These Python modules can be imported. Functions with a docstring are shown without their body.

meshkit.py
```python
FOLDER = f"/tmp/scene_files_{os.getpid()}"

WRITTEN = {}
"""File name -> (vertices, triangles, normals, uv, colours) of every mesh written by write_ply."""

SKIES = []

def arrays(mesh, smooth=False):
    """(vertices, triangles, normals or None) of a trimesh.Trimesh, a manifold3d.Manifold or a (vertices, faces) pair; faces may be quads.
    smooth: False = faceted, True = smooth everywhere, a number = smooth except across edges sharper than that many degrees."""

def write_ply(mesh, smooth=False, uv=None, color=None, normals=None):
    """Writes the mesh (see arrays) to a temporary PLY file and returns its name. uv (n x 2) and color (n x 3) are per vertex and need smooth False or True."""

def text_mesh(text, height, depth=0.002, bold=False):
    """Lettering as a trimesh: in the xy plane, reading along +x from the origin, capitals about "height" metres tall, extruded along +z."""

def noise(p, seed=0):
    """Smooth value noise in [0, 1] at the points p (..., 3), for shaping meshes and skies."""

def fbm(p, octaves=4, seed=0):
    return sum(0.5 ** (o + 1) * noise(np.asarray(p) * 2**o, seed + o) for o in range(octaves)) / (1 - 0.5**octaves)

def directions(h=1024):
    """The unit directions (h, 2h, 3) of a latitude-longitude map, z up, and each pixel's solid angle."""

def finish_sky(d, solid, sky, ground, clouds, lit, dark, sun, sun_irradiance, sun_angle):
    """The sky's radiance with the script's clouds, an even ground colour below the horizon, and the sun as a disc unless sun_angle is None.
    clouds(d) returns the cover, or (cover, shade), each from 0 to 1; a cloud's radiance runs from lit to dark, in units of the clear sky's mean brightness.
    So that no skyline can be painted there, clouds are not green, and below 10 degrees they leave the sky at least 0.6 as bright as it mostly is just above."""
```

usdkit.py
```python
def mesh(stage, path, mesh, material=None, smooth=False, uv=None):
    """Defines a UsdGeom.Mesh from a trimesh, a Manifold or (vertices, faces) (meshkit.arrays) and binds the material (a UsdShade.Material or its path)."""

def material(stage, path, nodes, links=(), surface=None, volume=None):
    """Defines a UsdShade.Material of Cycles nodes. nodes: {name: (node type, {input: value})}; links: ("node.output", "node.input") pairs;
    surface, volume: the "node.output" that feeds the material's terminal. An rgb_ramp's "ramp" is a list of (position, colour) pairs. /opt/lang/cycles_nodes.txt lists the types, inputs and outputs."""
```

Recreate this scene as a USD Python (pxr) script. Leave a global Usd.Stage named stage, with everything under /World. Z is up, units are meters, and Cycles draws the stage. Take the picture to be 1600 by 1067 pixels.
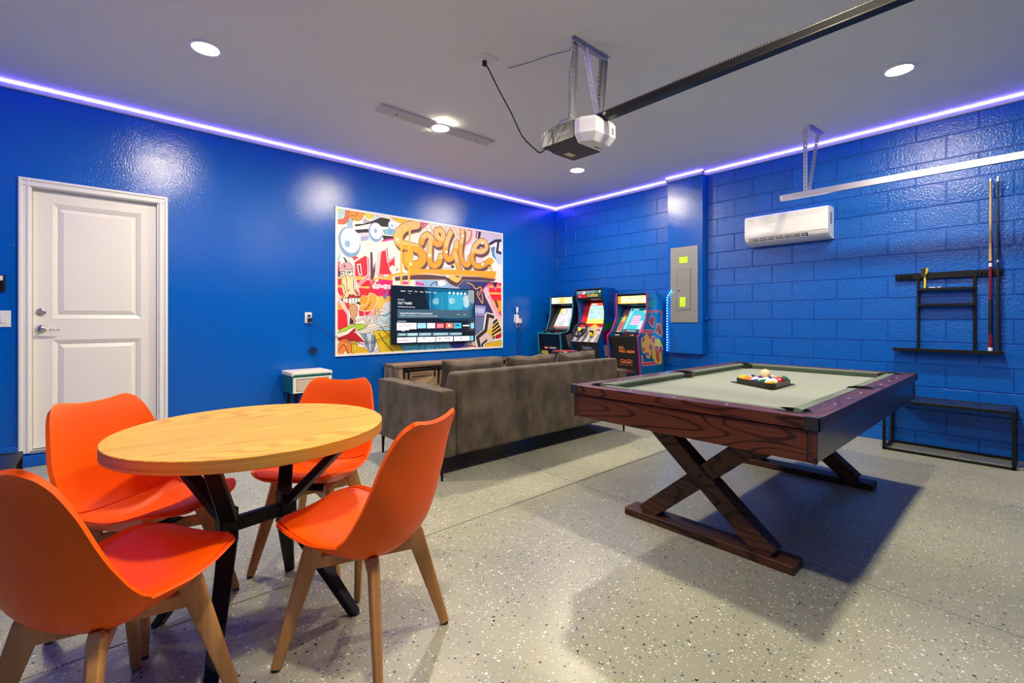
import math
import numpy as np, trimesh, manifold3d as m3
import shapely, shapely.geometry as sg, shapely.affinity as sa
from pxr import Usd, UsdGeom, UsdLux, Gf, Sdf, Vt, UsdShade
import usdkit, meshkit

stage = Usd.Stage.CreateInMemory()
UsdGeom.SetStageUpAxis(stage, 'Z'); UsdGeom.SetStageMetersPerUnit(stage, 1.0)
stage.SetDefaultPrim(UsdGeom.Xform.Define(stage, '/World').GetPrim())
UsdGeom.Scope.Define(stage, '/World/Looks')
PI = math.pi

# ---------------------------------------------------------------- camera, light levels, exposure
EYE = (-5.562, -5.200, 1.146)
YAW = math.atan2(813, 720)                       # the room corner is the origin; x runs along the mural wall, y along the block wall
cam = UsdGeom.Camera.Define(stage, '/World/camera')
cf = (math.cos(YAW), math.sin(YAW)); cr = (math.sin(YAW), -math.cos(YAW))
cam.AddTransformOp().Set(Gf.Matrix4d(cr[0], cr[1], 0, 0, 0, 0, 1, 0, -cf[0], -cf[1], 0, 0, EYE[0], EYE[1], EYE[2], 1))
cam.CreateHorizontalApertureAttr(36.0); cam.CreateVerticalApertureAttr(24.0075); cam.CreateFocalLengthAttr(16.2)
cam.CreateVerticalApertureOffsetAttr(-0.763); cam.CreateClippingRangeAttr((0.02, 100.0))
cam.CreateExposureAttr(0.0)
LAMP = 930.0          # ceiling downlight lenses, warm white
LAMP_COLOR = (1.0, 0.87, 0.64)
STRIP = 78.0          # violet-blue ceiling LED strip
STRIP_COLOR = (0.085, 0.06, 1.0)

H = 2.975             # ceiling height
XL, YF = -6.95, -6.25   # far-left wall and the wall behind the camera

# ---------------------------------------------------------------- helpers
_used = {}
LOC = {'/World': np.zeros(3)}

def _path(parent, name):
    p = str(parent.GetPath()) if parent else '/World'
    k = (p, name); n = _used.get(k, 0); _used[k] = n + 1
    return f'{p}/{name}' + (f'_{n:03d}' if n else '')

def tag(o, label=None, cat=None, group=None, kind=None):
    p = o if isinstance(o, Usd.Prim) else o.GetPrim()
    for k, v in (('label', label), ('category', cat), ('group', group), ('kind', kind)):
        if v: p.SetCustomDataByKey(k, v)
    return p

def thing(name, label=None, cat=None, loc=(0, 0, 0), group=None, kind=None, parent=None):
    path = _path(parent, name)
    x = UsdGeom.Xform.Define(stage, path); x.AddTranslateOp().Set(Gf.Vec3d(*map(float, loc)))
    x.AddRotateZOp().Set(0.0)
    LOC[path] = np.array(loc, float)
    return tag(x, label, cat, group, kind)

def obj(name, mesh, mat, parent=None, smooth=False, label=None, cat=None, group=None, kind=None):
    """One Mesh prim; the mesh is given in world coordinates and moved into its parent's frame."""
    path = _path(parent, name)
    base = LOC[str(parent.GetPath())] if parent else np.zeros(3)
    v, f, n = meshkit.arrays(mesh, smooth)
    m = usdkit.mesh(stage, path, (v - base, f), MATS[mat] if isinstance(mat, str) else mat)
    if n is not None:
        m.CreateNormalsAttr(Vt.Vec3fArray.FromNumpy(n.astype(np.float32))); m.SetNormalsInterpolation('vertex')
    LOC[path] = base
    return tag(m, label, cat, group, kind)

def copy_of(src, name, loc, rot, label=None, cat=None, group=None):
    path = _path(None, name)
    x = UsdGeom.Xform.Define(stage, path); p = x.GetPrim()
    p.GetReferences().AddInternalReference(src.GetPath())
    p.GetAttribute('xformOp:translate').Set(Gf.Vec3d(*map(float, loc))); p.GetAttribute('xformOp:rotateZ').Set(float(rot))
    p.SetInstanceable(True)
    return tag(p, label, cat, group)

def place(p, loc, rot):
    p.GetAttribute('xformOp:translate').Set(Gf.Vec3d(*map(float, loc))); p.GetAttribute('xformOp:rotateZ').Set(float(rot))

def hull(pts):
    return m3.Manifold.hull_points(np.asarray(pts, float))

def tri(m):
    if hasattr(m, 'to_mesh'):
        q = m.to_mesh(); return trimesh.Trimesh(np.array(q.vert_properties[:, :3], float), np.array(q.tri_verts), process=False)
    return m

def cat_(*ms):
    return trimesh.util.concatenate([tri(m) for m in ms])

def box(lo, hi, c=0.0):
    """Chamfered box."""
    lo, hi = np.minimum(lo, hi).astype(float), np.maximum(lo, hi).astype(float)
    c = min(c, 0.49 * float((hi - lo).min()))
    pts = []
    for i in np.ndindex(2, 2, 2):
        s = np.array(i); p = np.where(s, hi, lo); d = np.where(s, -c, c)
        if c <= 0: pts.append(p)
        else:
            for k in range(3):
                q = p + d; q[k] = p[k]; pts.append(q)
    return tri(hull(pts))

def rbox(lo, hi, r, n=12):
    """Rounded box: the hull of eight balls."""
    lo, hi = np.minimum(lo, hi).astype(float), np.maximum(lo, hi).astype(float)
    r = min(r, 0.499 * float((hi - lo).min()))
    s = trimesh.creation.icosphere(2, 1.0).vertices if n > 12 else trimesh.creation.uv_sphere(1.0, [n // 2 + 1, n]).vertices
    pts = [s * r + np.where(np.array(i), hi - r, lo + r) for i in np.ndindex(2, 2, 2)]
    return tri(hull(np.vstack(pts)))

def beam(a, b, w, h, up=(0, 0, 1), c=0.0, w2=None, h2=None):
    """Chamfered bar from a to b; w across, h along up; may taper to w2, h2."""
    a, b = np.array(a, float), np.array(b, float); d = (b - a) / np.linalg.norm(b - a)
    up = np.array(up, float); s = np.cross(d, up); s /= np.linalg.norm(s); u = np.cross(s, d)
    pts = []
    for p, ww, hh, e in ((a, w, h, 1), (b, w2 or w, h2 or h, -1)):
        for i in (-1, 1):
            for j in (-1, 1):
                x, y = i * ww / 2, j * hh / 2
                if c <= 0: pts.append(p + s * x + u * y)
                else:
                    pts += [p + s * (x - i * c) + u * y + d * e * c, p + s * x + u * (y - j * c) + d * e * c, p + s * (x - i * c) + u * (y - j * c)]
    return tri(hull(pts))

def tube(pts, r, n=8, closed=False):
    pts = np.asarray(pts, float); m = len(pts); rr = np.broadcast_to(r, m)
    t = np.gradient(pts, axis=0); t /= np.linalg.norm(t, axis=1, keepdims=True)
    u = np.cross(t[0], [0.3, 0.5, 0.81]); u /= np.linalg.norm(u); V = []
    for i in range(m):
        u = u - t[i] * (u @ t[i]); u /= np.linalg.norm(u); w = np.cross(t[i], u)
        a = np.arange(n) * 2 * PI / n
        V.append(pts[i] + rr[i] * (np.outer(np.cos(a), u) + np.outer(np.sin(a), w)))
    V = np.vstack(V + [pts[:1], pts[-1:]]); F = []
    for i in range(m - 1):
        for k in range(n):
            a, b = i * n + k, i * n + (k + 1) % n
            F += [[a, b, b + n], [a, b + n, a + n]]
    for k in range(n):
        F += [[m * n, (k + 1) % n, k], [m * n + 1, (m - 1) * n + k, (m - 1) * n + (k + 1) % n]]
    return trimesh.Trimesh(V, F, process=False)

def spline(pts, n=8):
    """Catmull-Rom through the points."""
    P = np.asarray(pts, float); P = np.vstack([2 * P[0] - P[1], P, 2 * P[-1] - P[-2]]); out = []
    for i in range(1, len(P) - 2):
        for t in np.linspace(0, 1, n, endpoint=False):
            a, b, c, d = P[i - 1:i + 3]
            out.append(0.5 * (2 * b + (c - a) * t + (2 * a - 5 * b + 4 * c - d) * t * t + (3 * b - a - 3 * c + d) * t ** 3))
    return np.array(out + [P[-2]])

def lathe(prof, n=24, center=(0, 0, 0), axis='z'):
    """Revolves (radius, height) about z; closes the ends at radius 0."""
    prof = np.asarray(prof, float); m = len(prof); a = np.arange(n) * 2 * PI / n
    V = np.vstack([np.c_[r * np.cos(a), r * np.sin(a), np.full(n, z)] for r, z in prof]); F = []
    for i in range(m - 1):
        for k in range(n):
            p, q = i * n + k, i * n + (k + 1) % n
            F += [[p, q, q + n], [p, q + n, p + n]]
    me = trimesh.Trimesh(V, F, process=False)
    me.merge_vertices(); me.update_faces(me.nondegenerate_faces())
    if axis == 'x': me.apply_transform(trimesh.transformations.rotation_matrix(PI / 2, [0, 1, 0]))
    if axis == 'y': me.apply_transform(trimesh.transformations.rotation_matrix(-PI / 2, [1, 0, 0]))
    me.apply_translation(center)
    return me

def cyl(a, b, r, n=16, c=0.0, r2=None):
    a, b = np.array(a, float), np.array(b, float); d = b - a; L = np.linalg.norm(d); r2 = r if r2 is None else r2
    p = [(0, 0), (r - c, 0), (r, c), (r2, L - c), (r2 - c, L), (0, L)] if c else [(0, 0), (r, 0), (r2, L), (0, L)]
    me = lathe(p, n); me.apply_transform(trimesh.geometry.align_vectors([0, 0, 1], d / L)); me.apply_translation(a)
    return me

def prism(poly, o, ux, uy, depth):
    """Extrudes a 2-D outline (or shapely polygon) placed at o with axes ux, uy by depth along their normal."""
    g = poly if hasattr(poly, 'geom_type') else sg.Polygon(poly)
    gs = [g] if g.geom_type == 'Polygon' else list(g.geoms)
    me = trimesh.util.concatenate([trimesh.creation.extrude_polygon(shapely.set_precision(q, 1e-6), depth, engine='earcut') for q in gs if q.area > 1e-9])
    T = np.eye(4); T[:3, 0] = ux; T[:3, 1] = uy; T[:3, 2] = np.cross(ux, uy); T[:3, 3] = o
    me.apply_transform(T)
    return me

def move(m, d):
    m = tri(m).copy(); m.apply_translation(d); return m

def rot(m, deg, axis=(0, 0, 1), at=(0, 0, 0)):
    m = tri(m).copy(); m.apply_transform(trimesh.transformations.rotation_matrix(math.radians(deg), axis, at)); return m

def lin(*c):
    """sRGB 0-255 to linear."""
    c = np.array(c[0] if len(c) == 1 else c, float) / 255
    return tuple(np.where(c <= 0.04045, c / 12.92, ((c + 0.055) / 1.055) ** 2.4))

# ---------------------------------------------------------------- flat print: non-overlapping coloured polygons in one mesh
class Print:
    def __init__(s): s.items = []
    def add(s, col, poly):
        g = poly if hasattr(poly, 'geom_type') else sg.Polygon(poly)
        if not g.is_valid: g = g.buffer(0)
        if g.is_empty: return s
        s.items = [(c, d) for c, d in ((c, q.difference(g)) for c, q in s.items) if not d.is_empty]
        s.items.append((col, g)); return s
    def line(s, col, pts, w, smooth=True, closed=False):
        p = np.asarray(pts, float)
        if smooth and len(p) > 2: p = spline(np.vstack([p, p[:1]]) if closed else p, 5)
        return s.add(col, sg.LineString(p).buffer(w / 2, quad_segs=3))
    def blob(s, col, pts, edge=None, w=1.0):
        p = spline(list(pts) + [pts[0]], 5); g = sg.Polygon(p).buffer(0)
        s.add(col, g)
        if edge is not None: s.add(edge, g.boundary.buffer(w / 2, quad_segs=2))
        return s
    def poly(s, col, pts, edge=None, w=1.0):
        g = sg.Polygon(pts).buffer(0); s.add(col, g)
        if edge is not None: s.add(edge, g.boundary.buffer(w / 2, quad_segs=2))
        return s
    def rect(s, col, x0, y0, x1, y1): return s.add(col, sg.box(min(x0, x1), min(y0, y1), max(x0, x1), max(y0, y1)))
    def disc(s, col, x, y, r, ry=None, ang=0):
        return s.add(col, sa.rotate(sa.scale(sg.Point(x, y).buffer(r, quad_segs=8), 1, (ry or r) / r), ang))
    def text(s, col, txt, x, y, h, bold=False, squeeze=1.0, down=True, shear=0, angle=0):
        """Capitals h tall with the baseline at (x, y); down: the print's y runs downwards."""
        t = meshkit.text_mesh(txt, h, 0.001, bold); top = t.triangles[t.face_normals[:, 2] > 0.9][:, :, :2]
        g = shapely.union_all([sg.Polygon(q).buffer(h * 0.004) for q in top])
        g = sa.affine_transform(g, [squeeze, 0, 0, -1 if down else 1, 0, 0])
        if angle: g = sa.rotate(g, angle, origin=(0, 0))
        if shear: g = sa.skew(g, shear, 0, origin=(0, 0))
        return s.add(col, sa.translate(g.simplify(h * 0.012), x, y))
    def clip(s, g): s.items = [(c, d) for c, d in ((c, q.intersection(g)) for c, q in s.items) if not d.is_empty]; return s
    def mesh(s, name, o, ux, uy, mat, parent, scale=1.0, label=None, surf=None):
        V, F, C = [], [], []
        for col, g in s.items:
            for q in getattr(g, 'geoms', [g]):
                if q.geom_type != 'Polygon' or q.area < 1e-7: continue
                q = shapely.set_precision(q, 1e-4 if scale < 0.5 else 1e-6)
                for q in getattr(q, 'geoms', [q]):
                    if q.geom_type != 'Polygon' or q.is_empty: continue
                    v, f = trimesh.creation.triangulate_polygon(q, engine='earcut')
                    F.append(np.asarray(f) + sum(map(len, V))); V.append(np.asarray(v)); C.append(np.tile(lin(col), (len(v), 1)))
        v2, f, c = np.vstack(V) * scale, np.vstack(F), np.vstack(C)
        ux, uy = np.array(ux, float), np.array(uy, float)
        v = surf(v2) if surf else np.array(o, float) + v2[:, :1] * ux + v2[:, 1:2] * uy
        p = obj(name, (v, f), mat, parent, label=label)
        pv = UsdGeom.PrimvarsAPI(p).CreatePrimvar('ink', Sdf.ValueTypeNames.Color3fArray, 'vertex')
        pv.Set(Vt.Vec3fArray.FromNumpy(c.astype(np.float32)))
        return p

# ---------------------------------------------------------------- materials
MATS = {}

def mat(name, color, rough=0.5, metal=0.0, vary=None, bump=None, stretch=None, **kw):
    """vary = (scale, second colour, detail): noise between two colours; bump = (scale, strength, distance, detail)."""
    nodes = {'p': ('principled_bsdf', {'base_color': color, 'roughness': rough, 'metallic': metal, **kw}), 'tc': ('texture_coordinate', {})}
    links, vec = [], 'tc.object'
    if stretch:
        nodes['map'] = ('mapping', {'scale': stretch}); links.append(('tc.object', 'map.vector')); vec = 'map.vector'
    if vary:
        nodes['n'] = ('noise_texture', {'scale': vary[0], 'detail': vary[2] if len(vary) > 2 else 3.0})
        nodes['r'] = ('rgb_ramp', {'ramp': [(0.35, color), (0.65, vary[1])]})
        links += [(vec, 'n.vector'), ('n.fac', 'r.fac'), ('r.color', 'p.base_color')]
    if bump:
        nodes['bn'] = ('noise_texture', {'scale': bump[0], 'detail': bump[3] if len(bump) > 3 else 2.0})
        nodes['b'] = ('bump', {'strength': bump[1], 'distance': bump[2]})
        links += [(vec if stretch else 'tc.object', 'bn.vector'), ('bn.fac', 'b.height'), ('b.normal', 'p.normal')]
    MATS[name] = usdkit.material(stage, f'/World/Looks/{name}', nodes, links, surface='p.BSDF')

def glow(name, color, strength):
    MATS[name] = usdkit.material(stage, f'/World/Looks/{name}', {'e': ('emission', {'color': color, 'strength': strength})}, surface='e.emission')

def ink(name, rough=0.5, light=0.0, spec=0.5):
    n = {'a': ('attribute', {'attribute': 'ink'})}
    if light:
        n['p'] = ('principled_bsdf', {'base_color': (0.01, 0.01, 0.01), 'roughness': rough, 'emission_strength': light}); l = [('a.color', 'p.emission_color')]
    else:
        n['p'] = ('principled_bsdf', {'roughness': rough, 'specular_ior_level': spec}); l = [('a.color', 'p.base_color')]
    MATS[name] = usdkit.material(stage, f'/World/Looks/{name}', n, l, surface='p.BSDF')

def wood(name, dark, light, axis, scale=1.0, rough=0.4, rings=7.0, line=0.35, coat=0.0, along=0.2, pores=0.5, spec=0.5):
    """Flat-sawn grain running along the given axis: contour lines of a stretched noise (cathedrals) over fine pores."""
    st = [1.0, 1.0, 1.0]; st['xyz'.index(axis)] = along
    fine = [90.0, 90.0, 90.0]; fine['xyz'.index(axis)] = 3.0
    n = {'tc': ('texture_coordinate', {}), 'm': ('mapping', {'scale': tuple(s * scale for s in st)}),
         'n1': ('noise_texture', {'scale': 1.0, 'detail': 1.5, 'roughness': 0.35, 'distortion': 0.25}),
         'mul': ('math', {'math_type': 'multiply', 'value2': rings}), 'fr': ('math', {'math_type': 'pingpong', 'value2': 0.5}),
         'm2': ('mapping', {'scale': fine}), 'n2': ('noise_texture', {'scale': 1.0, 'detail': 3.0}),
         'rl': ('rgb_ramp', {'ramp': [(0.0, dark), (line * 0.5, tuple(0.75 * a + 0.25 * b for a, b in zip(dark, light))), (line, light), (0.5, tuple(min(1.0, b * 1.05) for b in light)), (1.0, light)]}),
         'rp': ('rgb_ramp', {'ramp': [(0.32, tuple(0.62 * c for c in (1, 1, 1))), (0.55, (1, 1, 1))]}), 'mc': ('mix_color', {'blend_type': 'multiply', 'fac': pores}),
         'b': ('bump', {'strength': 0.15, 'distance': 0.001}),
         'p': ('principled_bsdf', {'roughness': rough, 'coat_weight': coat, 'coat_roughness': 0.12, 'specular_ior_level': spec})}
    l = [('tc.object', 'm.vector'), ('m.vector', 'n1.vector'), ('n1.fac', 'mul.value1'), ('mul.value', 'fr.value1'), ('fr.value', 'rl.fac'),
         ('tc.object', 'm2.vector'), ('m2.vector', 'n2.vector'), ('n2.fac', 'rp.fac'), ('rl.color', 'mc.a'), ('rp.color', 'mc.b'),
         ('mc.result', 'p.base_color'), ('n2.fac', 'b.height'), ('b.normal', 'p.normal')]
    MATS[name] = usdkit.material(stage, f'/World/Looks/{name}', n, l, surface='p.BSDF')

WALL_BLUE = (0.0, 0.105, 0.50)
mat('wall_paint', WALL_BLUE, 0.13, bump=(78.0, 0.9, 0.0024, 2.0))
mat('block_paint', WALL_BLUE, 0.22, bump=(60.0, 0.9, 0.0045, 5.0))
mat('mortar_paint', (0.0012, 0.075, 0.45), 0.45, bump=(60.0, 0.8, 0.003))
mat('ceiling_paint', (0.82, 0.83, 0.80), 0.8, bump=(38.0, 0.5, 0.004, 3.0))
mat('white_trim', (0.80, 0.79, 0.76), 0.32)
mat('garage_panel', (0.02, 0.06, 0.16), 0.5)
mat('crown', (0.70, 0.70, 0.72), 0.5)
mat('door_white', (0.83, 0.80, 0.74), 0.35, bump=(120.0, 0.1, 0.0005))
mat('white_plastic', (0.82, 0.82, 0.80), 0.28)
mat('ac_white', (0.84, 0.84, 0.83), 0.16)
mat('grey_plastic', (0.25, 0.25, 0.25), 0.4)
mat('dark_gap', (0.006, 0.006, 0.007), 0.7)
mat('black_plastic', (0.012, 0.012, 0.013), 0.32)
mat('black_metal', (0.006, 0.006, 0.006), 0.42, bump=(300.0, 0.15, 0.0004), specular_ior_level=0.25)
mat('black_rubber', (0.015, 0.015, 0.015), 0.7)
mat('nickel', (0.55, 0.53, 0.50), 0.22, 1.0)
mat('steel', (0.62, 0.62, 0.62), 0.32, 1.0, bump=(40.0, 0.1, 0.001))
mat('galvanized', (0.60, 0.60, 0.62), 0.34, 1.0)
mat('corner_metal', (0.02, 0.021, 0.024), 0.38, specular_ior_level=0.4)
mat('orange_plastic', (1.0, 0.115, 0.0), 0.42, specular_ior_level=0.2)
mat('orange_leather', (1.0, 0.11, 0.0), 0.46, bump=(420.0, 0.12, 0.0005), specular_ior_level=0.2)
wood('beech', (0.46, 0.20, 0.050), (0.62, 0.30, 0.085), 'z', 3.0, 0.42, 8.0, 0.4, pores=0.35)
wood('table_top', (0.60, 0.285, 0.016), (0.80, 0.43, 0.034), 'x', 3.2, 0.42, 34.0, 0.26, along=0.16, pores=0.35, spec=0.25)
mat('table_edge', (0.40, 0.18, 0.02), 0.45, vary=(1.0, (0.62, 0.32, 0.045), 3.0), stretch=(2, 2, 320))
wood('rustic_oak', (0.15, 0.095, 0.052), (0.36, 0.24, 0.135), 'x', 4.0, 0.55, 7.0, 0.4, along=0.12, pores=0.8)
wood('rustic_oak_up', (0.15, 0.095, 0.052), (0.36, 0.24, 0.135), 'z', 4.0, 0.55, 7.0, 0.4, along=0.12, pores=0.8)
POOL_D, POOL_L = (0.016, 0.004, 0.002), (0.100, 0.026, 0.010)
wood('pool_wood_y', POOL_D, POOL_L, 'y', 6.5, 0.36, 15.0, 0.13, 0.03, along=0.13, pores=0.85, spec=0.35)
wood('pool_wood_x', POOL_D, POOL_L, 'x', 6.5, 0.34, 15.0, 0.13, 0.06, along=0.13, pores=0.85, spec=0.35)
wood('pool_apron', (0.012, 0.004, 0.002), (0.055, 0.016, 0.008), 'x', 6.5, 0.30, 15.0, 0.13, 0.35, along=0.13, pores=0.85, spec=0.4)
wood('pool_leg', (0.016, 0.006, 0.003), (0.075, 0.028, 0.012), 'y', 5.0, 0.45, 12.0, 0.18, along=0.25, pores=0.8, spec=0.3)
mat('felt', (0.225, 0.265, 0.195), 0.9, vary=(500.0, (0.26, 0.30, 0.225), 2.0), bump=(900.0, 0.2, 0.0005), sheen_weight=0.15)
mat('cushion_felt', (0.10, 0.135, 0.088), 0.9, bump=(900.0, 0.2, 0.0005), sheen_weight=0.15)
mat('pearl', (0.82, 0.80, 0.74), 0.25)
mat('pocket_leather', (0.012, 0.012, 0.012), 0.4)
mat('velvet', (0.050, 0.037, 0.023), 0.85, vary=(9.0, (0.120, 0.092, 0.062), 7.0), bump=(600.0, 0.15, 0.0006), sheen_weight=0.25, sheen_roughness=0.4, sheen_tint=(0.7, 0.58, 0.42), stretch=(1.0, 1.0, 0.6))
mat('panel_grey', (0.27, 0.28, 0.25), 0.42, 0.25)
mat('dash_grey', (0.45, 0.45, 0.43), 0.4)
mat('neon_label', (0.62, 0.93, 0.01), 0.6)
mat('teal', (0.004, 0.13, 0.135), 0.4)
mat('cream', (0.78, 0.74, 0.62), 0.45)
mat('grille_cloth', (0.52, 0.42, 0.30), 0.8, vary=(260.0, (0.62, 0.52, 0.40), 1.0), bump=(500.0, 0.4, 0.001))
mat('glass_black', (0.012, 0.013, 0.015), 0.08)
mat('bench_top', (0.010, 0.011, 0.012), 0.25, specular_ior_level=0.3)
mat('rail_black', (0.014, 0.014, 0.014), 0.35, 0.3)
mat('opener_grey', (0.13, 0.13, 0.12), 0.34, 0.7)
mat('opener_dark', (0.045, 0.045, 0.045), 0.4)
mat('opener_lens', (0.78, 0.78, 0.82), 0.25, subsurface_weight=0.2)
mat('cue_maple', (0.60, 0.34, 0.10), 0.25)
mat('cue_red', (0.16, 0.012, 0.012), 0.22)
mat('cue_black', (0.018, 0.012, 0.010), 0.3)
mat('yellow_plastic', (0.80, 0.62, 0.03), 0.4)
mat('plank_paint', (0.60, 0.575, 0.54), 0.6)
mat('epoxy_joint', (0.03, 0.03, 0.03), 0.8)
ink('print', 0.5); ink('print_gloss', 0.25); ink('screen', 0.12, 1.15); ink('marquee', 0.2, 1.25)
mat('tv_black', (0.008, 0.008, 0.009), 0.2)
mat('cabinet_blue', (0.002, 0.12, 0.30), 0.35)
mat('cabinet_navy', (0.006, 0.012, 0.022), 0.35)
mat('trim_magenta', (0.40, 0.01, 0.20), 0.35)
mat('trim_cyan', (0.02, 0.30, 0.42), 0.35)
mat('red_plastic', (0.70, 0.01, 0.01), 0.3)
mat('green_plastic', (0.02, 0.35, 0.03), 0.3)
glow('lamp', LAMP_COLOR, LAMP)
glow('strip', STRIP_COLOR, STRIP)
glow('diode', (0.62, 0.45, 1.0), 40.0)
glow('cyan_diode', (0.05, 0.55, 1.0), 60.0)
glow('cyan_tape', (0.005, 0.30, 0.9), 0.9)
glow('led_dot', (0.8, 0.9, 1.0), 3.0)

# epoxy floor with scattered paint flakes
def floor_material():
    n = {'tc': ('texture_coordinate', {}), 'p': ('principled_bsdf', {'roughness': 0.30, 'specular_ior_level': 0.45}),
         'big': ('noise_texture', {'scale': 1.6, 'detail': 4.0}), 'base': ('rgb_ramp', {'ramp': [(0.3, (0.285, 0.292, 0.218)), (0.7, (0.36, 0.365, 0.268))]}),
         'bn': ('noise_texture', {'scale': 260.0, 'detail': 2.0}), 'b': ('bump', {'strength': 0.25, 'distance': 0.0008})}
    l = [('tc.object', 'big.vector'), ('big.fac', 'base.fac'), ('tc.object', 'bn.vector'), ('bn.fac', 'b.height'), ('b.normal', 'p.normal')]
    last = 'base.color'
    for i, (sc, lo, hi, ramp) in enumerate((
            (60.0, 0.02, 0.33, [(0.0, (0.75, 0.73, 0.68)), (0.45, (0.010, 0.010, 0.012)), (0.62, (0.62, 0.50, 0.36)), (0.80, (0.07, 0.13, 0.20))]),
            (104.0, 0.05, 0.33, [(0.0, (0.80, 0.78, 0.72)), (0.40, (0.015, 0.015, 0.015)), (0.55, (0.52, 0.45, 0.36)), (0.72, (0.66, 0.66, 0.64))]))):
        n[f'd{i}'] = ('noise_texture', {'scale': 60.0, 'detail': 1.0}); n[f'w{i}'] = ('mix_vector', {'fac': 0.0035})
        n[f'v{i}'] = ('voronoi_texture', {'scale': sc, 'randomness': 1.0}); n[f's{i}'] = ('separate_color', {})
        n[f't{i}'] = ('map_range', {'from_min': 0.0, 'from_max': 1.0, 'to_min': -0.06, 'to_max': hi})
        n[f'c{i}'] = ('math', {'math_type': 'less_than'}); n[f'r{i}'] = ('rgb_ramp', {'ramp': ramp, 'interpolate': False}); n[f'm{i}'] = ('mix_color', {})
        l += [('tc.object', f'd{i}.vector'), ('tc.object', f'w{i}.a'), (f'd{i}.color', f'w{i}.b'), (f'w{i}.result', f'v{i}.vector'), (f'v{i}.color', f's{i}.color'),
              (f's{i}.r', f't{i}.value'), (f'v{i}.distance', f'c{i}.value1'), (f't{i}.result', f'c{i}.value2'),
              (f's{i}.g', f'r{i}.fac'), (f'c{i}.value', f'm{i}.fac'), (last, f'm{i}.a'), (f'r{i}.color', f'm{i}.b')]
        last = f'm{i}.result'
    l.append((last, 'p.base_color'))
    MATS['epoxy'] = usdkit.material(stage, '/World/Looks/epoxy', n, l, surface='p.BSDF')
floor_material()

# ================================================================ THE SETTING
def struct(name, mesh, m, parent=None, smooth=False): return obj(name, mesh, m, parent, smooth, kind=None if parent else 'structure')

# floor: four slabs between the saw-cut control joints
fl = thing('floor', kind='structure')
JX, JY, G = -3.077, -3.066, 0.0035
obj('joint_bed', box((XL, YF, -0.12), (0.2, 0.2, -0.012)), 'epoxy_joint', fl)
for x0, x1 in ((XL, JX - G), (JX + G, 0.2)):
    for y0, y1 in ((YF, JY - G), (JY + G, 0.2)):
        obj('slab', box((x0, y0, -0.05), (x1, y1, 0), 0.002), 'epoxy', fl)
struct('ceiling', box((XL - .2, YF - .2, H), (0.2, 0.2, H + 0.15)), 'ceiling_paint')
# mural wall with the door opening, and the blue stem curb at its foot
DX0, DX1, DZ0, DZ1 = -5.995, -5.195, 0.105, 2.195
wb = thing('wall_back', kind='structure')
outline = sg.box(XL, 0, 0.2, H).difference(sg.box(DX0, DZ0, DX1, DZ1))
obj('drywall', prism(outline, (0, 0.2, 0), (1, 0, 0), (0, 0, 1), 0.2), 'wall_paint', wb)
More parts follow.
